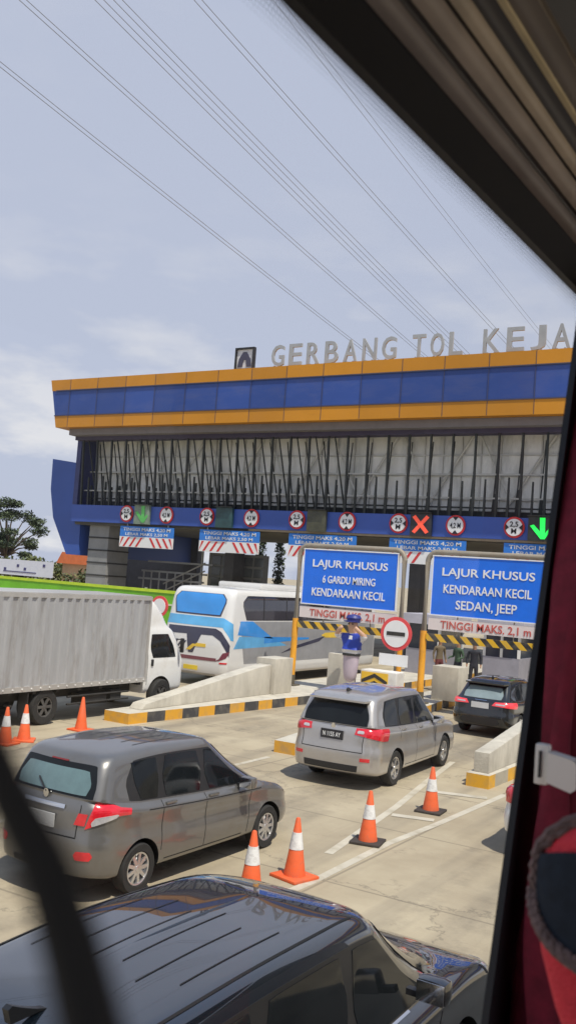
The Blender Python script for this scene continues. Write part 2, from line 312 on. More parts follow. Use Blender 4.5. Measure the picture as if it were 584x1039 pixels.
# ------------------------------------------------------------------ toll plaza building
fasblue = M('fascia_blue', (0.026, 0.07, 0.29), 0.45, var=0.10, scale=0.25, stretch=(1, 1, 3), dirt=(0.08, 0.10, 0.24, 0.5), dscale=0.5)
fasyel = M('fascia_yellow', (0.56, 0.235, 0.010), 0.5, var=0.10, scale=0.3, dirt=(0.45, 0.2, 0.03, 0.5), dscale=0.6)
def per_panel(m, x0, wd_, lo, hi):
    t = m.node_tree; b = t.nodes['Principled BSDF']; src = b.inputs['Base Color'].links[0].from_socket
    tc = N(t, 'ShaderNodeTexCoord'); sx = N(t, 'ShaderNodeSeparateXYZ'); t.links.new(tc.outputs['Object'], sx.inputs[0])
    a = N(t, 'ShaderNodeMath', operation='MULTIPLY_ADD'); a.inputs[1].default_value = 1 / wd_; a.inputs[2].default_value = -x0 / wd_ + 100; t.links.new(sx.outputs['X'], a.inputs[0])
    f = N(t, 'ShaderNodeMath', operation='FLOOR'); t.links.new(a.outputs[0], f.inputs[0]); w = N(t, 'ShaderNodeTexWhiteNoise', noise_dimensions='1D'); t.links.new(f.outputs[0], w.inputs['W'])
    r = N(t, 'ShaderNodeMapRange'); r.inputs[3].default_value = lo; r.inputs[4].default_value = hi; t.links.new(w.outputs['Value'], r.inputs[0])
    mx = N(t, 'ShaderNodeMix', data_type='RGBA', blend_type='MULTIPLY'); mx.inputs[0].default_value = 1; t.links.new(src, mx.inputs[6]); t.links.new(r.outputs[0], mx.inputs[7]); t.links.new(mx.outputs[2], b.inputs['Base Color'])
per_panel(fasblue, -23.3, 2.3, .86, 1.14); per_panel(fasyel, -23.3, 2.3, .90, 1.08)
bandblue = M('band_blue', (0.045, 0.10, 0.40), 0.5, var=0.10, scale=0.3)
wingblue = M('wing_blue', (0.035, 0.09, 0.36), 0.5, var=0.12, scale=0.3)
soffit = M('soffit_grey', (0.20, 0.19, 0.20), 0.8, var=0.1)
fin = M('fin_steel', (0.028, 0.034, 0.036), 0.5, 0.2, var=0.3)
pale = M('facade_panel', (0.90, 0.90, 0.83), 0.25, var=0.18, scale=0.35, stretch=(2.0, 1, 0.6), dirt=(0.30, 0.33, 0.32, 0.7), dscale=0.45)
mull = M('mullion_grey', (0.6, 0.6, 0.57), 0.5, 0.3, var=0.1)
stone = M('pillar_stone', (0.26, 0.26, 0.26), 0.6, var=0.15, scale=1)
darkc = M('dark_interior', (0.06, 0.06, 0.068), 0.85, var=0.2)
rail = M('rail_steel', (0.34, 0.34, 0.35), 0.5, 0.5)
O = (-20, 45, 0)
bld = thing('toll_plaza_building', 'long toll gate building with blue and yellow fascia over many dark fins', 'building', O)
def bb(name, mat, mb, parent=None, par_origin=O, **k): return mb.build(name, mat, parent or bld, par_origin, **k)
XR = 34.0
# fascia: left end slants inwards towards the bottom
mb = MB()
zt, z1, z2, zb = 15.45, 14.74, 13.12, 12.36
def xl(z): return -45.05 + (zt - z) * 0.24
Y0 = 43.5
for za, zc, mi, py in ((zt, z1, 1, 0.03), (z1, z2, 0, 0.0), (z2, zb, 1, 0.03)):
    mb.mi = mi; mb.prism([(xl(za), za), (XR, za), (XR, zc), (xl(zc), zc)], Y0 - py, 58, 'XZ')
fas = bb('fascia', [fasblue, fasyel], mb, smooth=0)
mb = MB()
for i in range(36):
    x = -43.3 + i * 2.3
    if x > XR: break
    mb.box((x - 0.012, Y0 - 0.045, zb + 0.02), (x + 0.012, Y0 - 0.031, zt - 0.02))
for z in (z1, z2): mb.box((-44.5, Y0 - 0.07, z - 0.03), (XR, Y0 - 0.02, z + 0.03))
bb('panel_seam', M('seam_dark', (0.06, 0.06, 0.10), 0.7), mb, smooth=0)
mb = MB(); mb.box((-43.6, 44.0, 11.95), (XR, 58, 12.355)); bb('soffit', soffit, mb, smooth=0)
mb = MB(); mb.box((-43.6, 44.6, 11.72), (XR, 45.4, 11.95)); bb('soffit_trim', M('soffit_trim_violet', (0.07, 0.06, 0.11), 0.7), mb, smooth=0)
# facade wall, mullions, horizontal rails
mb = MB(); mb.box((-43.4, 46.6, 7.55), (XR, 47.0, 11.95)); bb('facade_wall', pale, mb, smooth=0)
mb = MB()
x = -43.2
while x < 20:
    mb.box((x - 0.03, 46.5, 7.6), (x + 0.03, 46.598, 11.9)); x += 1.05
for z in (8.6, 9.85, 10.9): mb.box((-43.3, 46.47, z - 0.035), (XR, 46.58, z + 0.035))
bb('mullion_grid', mull, mb, smooth=0)
mb = MB(); mb.box((-43.3, 45.9, 9.78), (XR, 46.0, 9.86)); mb.box((-43.3, 45.5, 8.52), (XR, 45.6, 8.6))
bb('walkway_rail', M('rail_pale', (0.5, 0.5, 0.47), 0.4, 0.3), mb, smooth=0)
mb = MB()
for k_ in range(9):
    xq = -41.5 + k_ * 4.3; mb.tube([(xq, 46.42, 7.7), (xq + 2.6, 46.42, 11.85)], .07, 6); mb.tube([(xq + 3.1, 46.30, 11.85), (xq + 4.6, 46.30, 8.9)], .05, 6)
bb('glass_reflection', M('glass_reflection_pale', (0.66, 0.66, 0.62), 0.4, 0.2), mb)  # pale tubes imitate diagonal shapes reflected in the facade glass
mb = MB(); mb.box((-43.3, 46.1, 7.6), (XR, 46.2, 7.95)); mb.box((-43.3, 45.75, 8.05), (XR, 45.85, 8.13)); bb('walkway_edge', fin, mb, smooth=0)
# dark fins: tall leaning fins with shorter spikes between, one object per fin up to the fins beside the frame
def fin_mesh(top, base, w0, w1, d):
    m = MB(); (x0, y0, za), (x1, y1, zc) = base, top
    A = [(x0 - w0, y0, za), (x0 + w0, y0, za), (x0 + w0, y0 + d, za), (x0 - w0, y0 + d, za)]
    B = [(x1 - w1, y1, zc), (x1 + w1, y1, zc), (x1 + w1, y1 + d, zc), (x1 - w1, y1 + d, zc)]
    m.face(A[::-1]); m.face(B)
    for i in range(4): j = (i + 1) % 4; m.face([A[i], A[j], B[j], B[i]])
    return m
rnd = random.Random(3)
x = -43.1; tallmesh = None; k = 0
while x < 4:
    for kind in ('tall', 'reflection', 'short'):
        if False: pass
        elif kind == 'tall': m = fin_mesh((x + 0.06, 44.75, 11.74), (x - 0.04, 45.1, 7.5), 0.062, 0.045, 0.12)
        elif kind == 'reflection':  # thin dark back layer imitating the fins mirrored in the glass
            if x > -8: continue
            s_ = 0.62 if k % 2 else 0.40
            m = fin_mesh((x + 0.10, 46.3, 11.7), (x + s_ + 0.55, 46.1, 7.6), 0.04, 0.022, 0.06) if x < -26 else fin_mesh((x + .75, 46.3, 11.6), (x + 0.62, 46.1, 7.6), 0.035, 0.022, 0.06)
        else: m = fin_mesh((x + 0.60, 44.95, 9.35 + 0.1 * (k % 3)), (x + 0.55, 45.1, 7.5), 0.062, 0.034, 0.10)
        bb('facade_fin' if kind != 'reflection' else 'fin_reflection', fin, m, smooth=0)
    if x < -8: bb('facade_fin', fin, fin_mesh((x + 0.92, 45.5, 8.6 + .2 * (k % 3)), (x + 0.86, 45.6, 7.5), 0.055, 0.035, 0.1), smooth=0)
    if x < -24: bb('facade_fin', fin, fin_mesh((x + 0.34, 44.95, 11.74), (x + 0.90, 45.5, 7.9), 0.034, 0.024, 0.08), smooth=0)
    if x < -22: bb('facade_fin', fin, fin_mesh((x + 0.28, 45.6, 8.9 + .25 * (k % 2)), (x + 0.22, 45.7, 7.5), 0.07, 0.045, 0.1), smooth=0)
    x += 1.2; k += 1
# sign band
mb = MB(); mb.box((-43.75, 45.0, 6.5), (XR, 46.55, 7.58)); band = bb('sign_band', bandblue, mb, smooth=0)
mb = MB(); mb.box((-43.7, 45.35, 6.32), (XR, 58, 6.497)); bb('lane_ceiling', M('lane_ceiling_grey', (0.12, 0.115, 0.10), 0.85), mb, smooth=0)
mb = MB(); mb.box((-30, 45.05, 6.38), (XR, 45.30, 6.495)); bb('band_trim', M('band_trim_tan', (0.30, 0.24, 0.17), 0.7), mb, smooth=0)
# folded blue wing wall at the left end
mb = MB(); mb.prism([(-46.25, 10.62), (-43.78, 10.32), (-43.78, 6.42), (-43.3, 6.40), (-43.2, 4.35), (-44.3, 4.35), (-45.75, 6.7), (-46.2, 8.6)], 45.4, 58, 'XZ')
bb('wing_wall', wingblue, mb, smooth=0)
mb = MB(); mb.prism([(-43.79, 11.9), (-43.42, 11.9), (-43.42, 7.58), (-43.79, 7.58)], 45.05, 58, 'XZ'); bb('end_wall', M('end_wall_blue', (0.04, 0.05, 0.16), 0.6), mb, smooth=0)
# pillars
mb = MB()
mb.box((-42.6, 45.6, 0), (-40.95, 47.6, 6.32)); bb('pillar', stone, mb, smooth=0)
mb = MB()
for z in (3.1, 3.9, 4.7, 5.5): mb.box((-42.63, 45.57, z), (-40.92, 47.63, z + 0.10))
bb('pillar_joint', M('joint_dark', (0.05, 0.05, 0.05), 0.8), mb, smooth=0)
for xp in (-33.9, -27.6, -21.3, -15.0, -8.7):
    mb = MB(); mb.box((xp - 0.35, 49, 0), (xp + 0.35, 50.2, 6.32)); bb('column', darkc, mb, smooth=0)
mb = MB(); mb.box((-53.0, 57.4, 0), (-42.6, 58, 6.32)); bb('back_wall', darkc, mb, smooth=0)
mb = MB(); mb.box((-36.6, 50.6, 0), (-32.4, 51.3, 5.15)); bb('office_block', M('office_grey', (0.22, 0.22, 0.22), 0.7, var=0.15, scale=0.8), mb, smooth=0)
for i in range(5):
    for j in range(3): mb = MB(); mb.box((-36.3 + i * 0.82, 50.55, 3.0 + j * 0.7), (-35.62 + i * 0.82, 50.598, 3.55 + j * 0.7)); bb('office_window', M('office_glass', (0.10, 0.11, 0.12), 0.15), mb, smooth=0)
mb = MB(); 
for z, y in ((3.1, 48.5), (3.6, 48.8), (4.25, 49.4)): mb.box((-40.7, y, z), (-35.4, y + 0.1, z + 0.12))
for i in range(8): mb.box((-40.4 + i * 0.65, 48.62, 2.2), (-40.32 + i * 0.65, 48.68, 3.6))
mb.box((-35.6, 48.4, 2.6), (-35.5, 48.5, 5.4)); mb.tube([(-38.4, 48.3, 2.9), (-35.2, 48.3, 4.4)], 0.05); mb.tube([(-38.4, 48.3, 2.4), (-35.2, 48.3, 3.9)], 0.05)
bb('stair_rail', rail, mb, smooth=0)

# roof sign: free-standing grey letters
lettermat = M('letter_grey', (0.36, 0.37, 0.38), 0.5, 0.1, var=0.1)
rs = thing('roof_sign', 'row of tall grey letters standing on the roof edge', 'sign', (-20, 43.9, 15.46))
def letters(word, x0, x1, wide=None):
    adv = {'I': 0.45, 'J': 0.85, 'M': 1.2}
    tot = sum(adv.get(c, 1) for c in word); st = (x1 - x0) / tot; x = x0
    for c in word:
        a = adv.get(c, 1) * st; m = MB(); m.text(c, x + a / 2, 43.9, 15.56, a * 0.72, 1.2, 0.12, bold=0.012)
        lo = m.build('letter', lettermat, rs, (-20, 43.9, 15.46), smooth=20)
        for f_ in (.3, .62):
            m2 = MB(); m2.box((x + a * f_, 43.86, 15.46), (x + a * (f_ + .06), 43.98, 15.6)); m2.build('mount', lettermat, lo, (-20, 43.9, 15.46), smooth=0)
        x += a
letters('GERBANG', -28.7, -20.75); letters('TOL', -20.15, -17.15); letters('KEJAPANAN', -16.4, -5.8)
em = thing('roof_emblem', 'square emblem panel in a dark frame left of the roof letters', 'sign', (-30.35, 43.9, 15.46))
eo = (-30.35, 43.9, 15.46)
m = MB(); m.box((-30.98, 43.9, 15.52), (-29.72, 44.0, 16.72)); m.build('backing', M('emblem_grey', (0.62, 0.63, 0.66), 0.5), em, eo, smooth=0)
m = MB()
for a in (((-31.0, 43.8, 16.66), (-29.70, 44.02, 16.76)), ((-31.0, 43.8, 15.48), (-30.9, 44.02, 16.655)), ((-29.8, 43.8, 15.48), (-29.7, 44.02, 16.655)), ((-30.895, 43.8, 15.48), (-29.805, 44.02, 15.55))): m.box(*a)
m.build('frame', sign_black, em, eo, smooth=0)
m = MB(); m.prism([(-30.82, 15.65), (-30.5, 15.65), (-30.42, 16.05), (-30.28, 16.05), (-30.2, 15.65), (-29.9, 15.65), (-29.98, 16.12), (-30.25, 16.5), (-30.48, 16.5), (-30.74, 16.12)], 43.86, 43.898, 'XZ')
m.build('mark', M('emblem_dark', (0.06, 0.06, 0.10), 0.5), em, eo, smooth=0)

# lane signs on the band: two round limit signs, a light panel and a hanging board for each lane
ledoff = M('led_panel', (0.055, 0.06, 0.05), 0.35, var=0.5, scale=3)
ledred = M('led_red', (0.95, 0.10, 0.05), 0.5, emit=0.45); ledgreen = M('led_green', (0.02, 0.95, 0.10), 0.5, emit=0.95); leddim = M('led_green_dim', (0.10, 0.42, 0.10), 0.5, emit=0.15)
ordw = ['leftmost', 'second from left', 'third from left', 'fourth from left', 'fifth from left', 'sixth from left']
def round_sign(x, z, rows, updown, label):
    o = (x, 45.0, z); t = thing('round_limit_sign', label, 'sign', o, group='round limit signs on the blue band')
    m = MB(); m.lathe([(0.52, -0.075), (0.52, -0.02)], o, 'Y', 28); m.build('border', sign_red, t, o)
    m = MB(); m.lathe([(0.42, -0.10), (0.42, -0.076)], o, 'Y', 28); m.build('face', sign_white, t, o)
    s_ = 0.16
    for q in (1, -1):
        m = MB()
        if updown: m.prism([(x - s_, z + q * 0.43), (x + s_, z + q * 0.43), (x, z + q * 0.24)], 44.885, 44.899, 'XZ')
        else: m.prism([(x + q * 0.43, z - s_), (x + q * 0.43, z + s_), (x + q * 0.25, z)], 44.885, 44.899, 'XZ')
        m.build('triangle', sign_black, t, o, smooth=0)
    m = MB()
    if len(rows) == 2: m.text(rows[0], x, 44.892, z + 0.04, 0.42, 0.25, 0.008, 0.02); m.text(rows[1], x, 44.892, z - 0.30, 0.26, 0.25, 0.008, 0.02)
    else: m.text(rows[0], x, 44.892, z - 0.13, 0.56, 0.26, 0.008, 0.02)
    m.build('lettering', sign_black, t, o, smooth=0)
redw = stripes('board_red', (0.80, 0.78, 0.76), (0.62, 0.05, 0.06), (1, 0, 0), 1, duty=2)
for i in range(6):
    xc = -37.55 + i * 6.14; z = 7.1
    round_sign(xc - 1.5, z, ('2,5', 'M'), False, 'round red ringed width limit sign, %s of its kind on the blue band' % ordw[i])
    round_sign(xc + 1.63, z, ('4,2 M',), True, 'round red ringed height limit sign, %s of its kind on the blue band' % ordw[i])
    o = (xc - 0.2, 45.0, z)
    desc = ['greenish lane light panel with a faint arrow', 'dark unlit teal lane light panel', 'dark unlit olive lane light panel', 'lane light panel showing a red cross', 'lane light panel showing a bright green arrow', 'dark lane light panel beyond the green arrow'][i]
    t = thing('lane_light', desc, 'lane light', o, group='lane light panels on the blue band')
    x0 = xc - 0.2; w_ = 0.58
    base = M('led_base%d' % i, [(0.20, 0.26, 0.20), (0.03, 0.075, 0.08), (0.075, 0.075, 0.045), (0.03, 0.03, 0.03), (0.03, 0.035, 0.03), (0.04, 0.04, 0.04)][i], 0.3, var=0.4, scale=2.5)
    m = MB(); m.box((x0 - w_, 44.80, z - 0.62), (x0 + w_, 44.99, z + 0.56)); m.build('housing', base, t, o, smooth=0)
    m = MB(); m.box((x0 - w_ - 0.02, 44.62, z + 0.563), (x0 + w_ + 0.02, 44.99, z + 0.60)); m.build('hood', sign_black, t, o, smooth=0)
    m = MB()
    if i == 3:
        for q in (1, -1): m.prism([(x0 - 0.46 * q, z - 0.40), (x0 - 0.30 * q, z - 0.50), (x0 + 0.46 * q, z + 0.34), (x0 + 0.30 * q, z + 0.45)], 44.77 + 0.012 * q, 44.795, 'XZ')
        m.build('red_cross', ledred, t, o, smooth=0)
    elif i in (0, 4):
        # arrow pointing down with a half head
        m.prism([(x0 - 0.02, z + 0.50), (x0 + 0.24, z + 0.50), (x0 + 0.26, z - 0.52), (x0 + 0.04, z - 0.52)], 44.77, 44.795, 'XZ')
        m.prism([(x0 - 0.48, z + 0.10), (x0 - 0.30, z + 0.16), (x0 + 0.04, z - 0.2), (x0 + 0.04, z - 0.5)], 44.775, 44.795, 'XZ')
        m.prism([(x0 + 0.26, z - 0.25), (x0 + 0.26, z - 0.5), (x0 + 0.52, z - 0.12), (x0 + 0.42, z - 0.02)], 44.78, 44.795, 'XZ')
        m.build('arrow', ledgreen if i == 4 else leddim, t, o, smooth=0)
    else: m.b.free()
    xb = xc + 0.1; o = (xb, 45.1, 5.05)
    t = thing('lane_board', 'blue and red striped height board hanging under the band, %s' % ['leftmost', 'second from left', 'third from left behind the gantry', 'fourth from left behind the gantries', 'fifth from left beyond the gantry', 'sixth from left'][i], 'sign', o, group='hanging height boards')
    m = MB(); m.box((xb - 2.1, 45.05, 5.70), (xb + 2.1, 45.1, 6.34)); p = m.build('blue_panel', M('board_blue', (0.03, 0.20, 0.66), 0.5), t, o, smooth=0)
    m = MB(); m.text('TINGGI MAKS 4,20 M', xb, 45.045, 6.06, 3.7, 0.19, 0.006, 0.015); m.text('LEBAR MAKS 2,50 M', xb, 45.045, 5.78, 3.3, 0.17, 0.006, 0.015); m.build('lettering', sign_white, p, o, smooth=0)
    m = MB(); m.box((xb - 2.1, 45.05, 5.05), (xb + 2.1, 45.1, 5.695)); p = m.build('white_panel', sign_white, t, o, smooth=0)
    for q in (1, -1):
        for k in range(4):
            m = MB(); a = xb + q * (0.25 + k * 0.50)
            m.prism([(a, 5.66), (a + q * 0.16, 5.66), (min(max(a + q * 0.56, xb - 2.08), xb + 2.08), 5.09), (min(max(a + q * 0.40, xb - 2.08), xb + 2.08), 5.09)], 45.038, 45.048, 'XZ'); m.build('stripe', sign_red, p, o, smooth=0)
    for q in (-1.6, 1.6):
        m = MB(); m.box((xb + q - 0.03, 45.11, 5.1), (xb + q + 0.03, 45.2, 6.5)); m.build('hanger', rail, t, o, smooth=0)

# toll booths on the islands
for k, (x, lab) in enumerate(((-15.7, 'grey toll booth on the island left of the statue lane'), (-12.3, 'grey toll booth on the middle island behind the people'), (-6.9, 'violet and white toll booth beyond the second gantry'), (-1.5, 'violet toll booth hidden behind the window pillar'))):
    o = (x, 38.5, 0.26); t = thing('toll_booth', lab, 'booth', o, group='toll booths on the islands')
    bm_ = M('booth_violet', (0.10, 0.09, 0.26), 0.5, var=0.2, scale=1)
    m = MB(); m.box((x - 0.75, 37.4, 0.26), (x + 0.75, 40.2, 1.3)); m.build('lower_wall', bm_ if k > 1 else M('booth_grey', (0.3, 0.29, 0.33), 0.6), t, o, smooth=0)
    m = MB(); m.box((x - 0.70, 37.45, 1.3), (x + 0.70, 40.15, 2.35)); m.build('window_band', M('booth_glass', (0.05, 0.06, 0.08), 0.08), t, o, smooth=0)
    for px in (-0.76, -0.05, 0.66):
        for py in (37.39, 40.1): m = MB(); m.box((x + px, py, 1.302), (x + px + 0.1, py + 0.1, 2.35)); m.build('window_post', white, t, o, smooth=0)
    m = MB(); m.box((x - 0.95, 37.1, 2.352), (x + 0.95, 40.5, 2.75)); m.build('roof', M('booth_roof', (0.45, 0.44, 0.5), 0.5), t, o, smooth=0)

# ------------------------------------------------------------------ gantries with lane signs
def gantry(x0, x1, lines, label, ncat):
    Y = 27.85; o = ((x0 + x1) / 2, Y, 0); t = thing('height_gantry', label, 'gantry', o, group='height gantries over the lanes')
    for x, q in ((x0, 1), (x1, -1)):
        m = MB(); m.cyl((x, Y, 0.2), (x, Y, 2.52), 0.105, n=16); m.build('yellow_post', yellowp, t, o)
        m = MB(); m.cyl((x, Y, 0.2), (x, Y, 0.62), 0.118, n=16); m.box((x - 0.22, Y - 0.22, 0.255), (x + 0.22, Y + 0.22, 0.30)); m.build('post_foot', M('post_foot_grime', (0.10, 0.085, 0.06), 0.8), t, o)
    z = 5.0; r = 0.32
    pts = [(x0, Y, 2.52), (x0, Y, z - r)]
    for k in range(1, 7): a = k / 6 * math.pi / 2; pts.append((x0 + r - r * math.cos(a), Y, z - r + r * math.sin(a)))
    for k in range(0, 7): a = k / 6 * math.pi / 2; pts.append((x1 - r + r * math.sin(a), Y, z - r + r * math.cos(a)))
    pts.append((x1, Y, 2.52)); m = MB(); m.tube(pts, 0.085, 12); m.build('upper_frame', postgrey, t, o)
    xa, xb = x0 + 0.2, x1 - 0.2; xm = (xa + xb) / 2; W = xb - xa
    m = MB(); m.box((xa, Y - 0.05, 3.06), (xb, Y + 0.02, 4.87)); p = m.build('blue_panel', blue_sign, t, o, smooth=0)
    m = MB()
    for a in (((xa - .03, Y - .07, 4.87), (xb + .03, Y + .03, 4.905)), ((xa - .03, Y - .07, 3.025), (xb + .03, Y + .03, 3.06)), ((xa - .015, Y - .07, 3.062), (xa + .012, Y + .03, 4.868)), ((xb - .012, Y - .07, 3.062), (xb + .015, Y + .03, 4.868))): m.box(*a)
    m.build('panel_edge', sign_white, p, o, smooth=0)
    m = MB()
    for (txt, ww, zz, hh) in lines: m.text(txt, xm, Y - 0.058, zz, W * ww, hh, 0.012, 0.012)
    m.build('lettering', sign_white, p, o, smooth=0)
    m = MB(); m.box((xa - 0.05, Y - 0.045, 2.58), (xb + 0.05, Y + 0.015, 2.95)); p = m.build('height_panel', M('panel_pinkish_white', (0.74, 0.66, 0.64), 0.5, var=0.06), t, o, smooth=0)
    m = MB(); m.text('TINGGI MAKS. 2,1 m', xm, Y - 0.052, 2.65, W * 0.80, 0.235, 0.01, 0.012); m.build('lettering', M('lettering_red', (0.55, 0.10, 0.08), 0.5), p, o, smooth=0)
    m = MB(); m.box((x0 + 0.11, Y - 0.07, 2.22), (x1 - 0.11, Y + 0.07, 2.45)); m.build('height_bar', stripes('bar_stripes', (0.78, 0.46, 0.02), (0.025, 0.025, 0.025), (1, 0, 1), 0.42), t, o, smooth=0)
    for q in (0.25, 0.75): m = MB(); m.cyl((xa + W * q, Y, 2.45), (xa + W * q, Y, 3.06), 0.02); m.build('hanger', postgrey, t, o)
gantry(-16.35, -12.48, [('LAJUR KHUSUS', 0.80, 4.22, 0.33), ('6 GARDU MIRING', 0.56, 3.78, 0.25), ('KENDARAAN KECIL', 0.78, 3.33, 0.27)], 'height gantry carrying the blue sign for six slanted booths, nearer the bus', 'g')
gantry(-11.68, -7.72, [('LAJUR KHUSUS', 0.82, 4.20, 0.33), ('KENDARAAN KECIL', 0.78, 3.74, 0.27), ('SEDAN, JEEP', 0.54, 3.27, 0.27)], 'height gantry carrying the blue sign for sedans and jeeps, beside the window pillar', 'g')

# stop sign on its post with a white plate; chevron block
o = (-12.38, 27.35, 0.0); t = thing('stop_sign', 'round red ringed sign with a black bar above a small white plate', 'sign', o)
m = MB(); m.cyl((-12.38, 27.40, 0.2), (-12.38, 27.40, 2.6), 0.04); m.build('post', postgrey, t, o)
z = 2.36
m = MB(); m.lathe([(0.53, -0.03), (0.53, 0.0)], (-12.38, 27.35, z), 'Y', 32); m.build('border', M('ring_red', (0.75, 0.07, 0.08), 0.4), t, o)
m = MB(); m.lathe([(0.42, -0.045), (0.42, -0.032)], (-12.38, 27.35, z), 'Y', 32); m.build('face', sign_white, t, o)
m = MB(); m.box((-12.69, 27.293, z - 0.06), (-12.07, 27.303, z + 0.06)); m.build('bar', sign_black, t, o, smooth=0)
m = MB(); m.box((-12.9, 27.30, 1.36), (-11.93, 27.33, 1.72)); p = m.build('plate', sign_white, t, o, smooth=0)
o = (-12.55, 26.9, 0.0); t = thing('chevron_block', 'white concrete block with black and yellow chevrons under the round sign', 'block', o)
m = MB(); m.box((-13.16, 26.6, 0.0), (-11.95, 27.2, 1.22), bev=0.03); m.build('block', M('block_white', (0.7, 0.68, 0.64), 0.7, dirt=(0.35, 0.3, 0.25, 0.6)), t, o, smooth=0)
m = MB(); m.box((-13.12, 26.58, 0.45), (-12.22, 26.598, 1.16)); p = m.build('chevron_panel', M('chev_yellow', (0.80, 0.48, 0.03), 0.5), t, o, smooth=0)
xm = -12.67
for k in range(3):
    zc = 0.56 + k * 0.22
    m = MB(); m.prism([(xm - .43, max(zc - .08, .47)), (xm, zc + .13), (xm + .43, max(zc - .08, .47)), (xm + .43, max(zc - .19, .46)), (xm, zc + .01), (xm - .43, max(zc - .19, .46))], 26.570, 26.578, 'XZ'); m.build('chevron', sign_black, p, o, smooth=0)

# concrete barriers and blocks
def barrier(name, label, mb, o):
    bmesh.ops.remove_doubles(mb.b, verts=mb.b.verts, dist=1e-5); bmesh.ops.bevel(mb.b, geom=list(mb.b.edges), offset=.02, segments=2, affect='EDGES', profile=.6)
    ob = mb.build(name, concrete, None, o, smooth=30); ob.location = o
    return tag(ob, label, 'barrier')
m = MB(); m.prism([(18.95, 0.263), (19.1, 0.40), (19.7, 0.48), (24.3, 1.10), (25.0, 1.16), (25.0, 0.263)], -15.85, -15.42, 'YZ'); barrier('concrete_barrier', 'pale concrete wedge barrier rising along the left kerb island', m, (-15.6, 22, 0.263))
m = MB(); m.box((-16.0, 25.05, 0.263), (-15.3, 26.1, 1.34)); barrier('concrete_block', 'tall pale concrete block at the high end of the left wedge barrier', m, (-15.6, 25.6, 0.263))
m = MB(); m.prism([(18.62, 0.262), (18.62, 0.66), (19.2, 0.72), (24.5, 1.35), (24.5, 0.262)], -6.56, -6.24, 'YZ'); barrier('concrete_barrier', 'pale concrete wedge barrier with a yellow kerb beside the window pillar', m, (-6.4, 21, 0.262))
m = MB(); m.box((-14.95, 27.75, 0.0), (-14.15, 28.3, 1.5)); barrier('concrete_block', 'pale concrete block standing left of the statue', m, (-14.5, 28, 0))
m = MB(); m.box((-11.9, 29.3, 0.262), (-11.0, 30.2, 1.36)); barrier('concrete_block', 'pale concrete block under the gantry, in front of the standing people', m, (-11.4, 29.8, 0.262))

# ------------------------------------------------------------------ people and the statue
def skinned(name, joints, edges, root, mats, pick, parent, levels=2):
    names = list(joints); me = bpy.data.meshes.new(name); me.from_pydata([joints[n][:3] for n in names], [(names.index(a), names.index(c)) for a, c in edges], [])
    ob = bpy.data.objects.new('tmp', me); COL.objects.link(ob); ob.modifiers.new('skin', 'SKIN'); sub = ob.modifiers.new('sub', 'SUBSURF'); sub.levels = levels; sub.render_levels = levels
    for i, n in enumerate(names):
        v = me.skin_vertices[0].data[i]; v.radius = (joints[n][3], joints[n][4] if len(joints[n]) > 4 else joints[n][3]); v.use_root = n == root
    bpy.context.view_layer.update()
    m2 = bpy.data.meshes.new_from_object(ob.evaluated_get(bpy.context.evaluated_depsgraph_get())); bpy.data.objects.remove(ob)
    m2.materials.clear()
    for q in mats: m2.materials.append(q)
    for p in m2.polygons: p.material_index = pick(p.center)
    m2.name = name
    return link_mesh(name, m2, parent, 0 or 180)
skin_m = M('skin_brown', (0.36, 0.19, 0.11), 0.6, var=0.06)
def person(loc, rz, label, shirt, trousers, hair=(0.015, 0.012, 0.01), arm=0):
    t = thing('person', label, 'person', loc, rz, 'people standing beyond the second gantry')
    J = dict(pelvis=(0, 0, .93, .145, .10), waist=(0, 0, 1.10, .13, .095), chest=(0, -.01, 1.32, .16, .105), neck=(0, 0, 1.47, .06, .06), head0=(0, -.01, 1.56, .075, .085), head1=(0, -.015, 1.66, .08, .095), head2=(0, 0, 1.73, .05, .06))
    E_ = [('pelvis', 'waist'), ('waist', 'chest'), ('chest', 'neck'), ('neck', 'head0'), ('head0', 'head1'), ('head1', 'head2')]
    for s_, q in (('l', -1), ('r', 1)):
        J.update({'hip' + s_: (q * .09, 0, .86, .095), 'knee' + s_: (q * .10, -.02, .48, .062), 'ank' + s_: (q * .105, .01, .09, .042), 'toe' + s_: (q * .12, -.16, .035, .035, .035),
                  'sh' + s_: (q * .19, 0, 1.40, .062), 'elb' + s_: (q * .25, .03, 1.13, .045), 'wri' + s_: (q * .25, -.06 - arm * .12, .90 + arm * .2, .032), 'hand' + s_: (q * .245, -.10 - arm * .16, .82 + arm * .22, .036, .02)})
        E_ += [('pelvis', 'hip' + s_), ('hip' + s_, 'knee' + s_), ('knee' + s_, 'ank' + s_), ('ank' + s_, 'toe' + s_), ('chest', 'sh' + s_), ('sh' + s_, 'elb' + s_), ('elb' + s_, 'wri' + s_), ('wri' + s_, 'hand' + s_)]
    def pick(c):
        if c.z < 0.09: return 3
        if c.z > 1.475: return 0
        if abs(c.x) > .2 and c.z < .95: return 0
        return 2 if c.z < 0.96 and abs(c.x) < .22 else 1
    skinned('body', J, E_, 'pelvis', [skin_m, shirt, trousers, sign_black], pick, t)
    m = MB(); m.lathe([(0.001, 1.765), (0.06, 1.755), (0.092, 1.715), (0.098, 1.66), (0.09, 1.62)], (0, 0.012, 0), 'Z', 14, (0.92, 1.05)); m.build('hair', M('hair_black', hair, 0.6), t)
dk = M('cloth_dark', (0.02, 0.022, 0.03), 0.8); khaki = M('cloth_khaki', (0.16, 0.12, 0.07), 0.8); maroon = M('cloth_maroon', (0.13, 0.03, 0.03), 0.8); greenc = M('cloth_green', (0.05, 0.09, 0.05), 0.8)
person((-12.05, 33.6, 0.26), 0.3, 'person in dark clothes standing right of the group behind the concrete block', dk, dk)
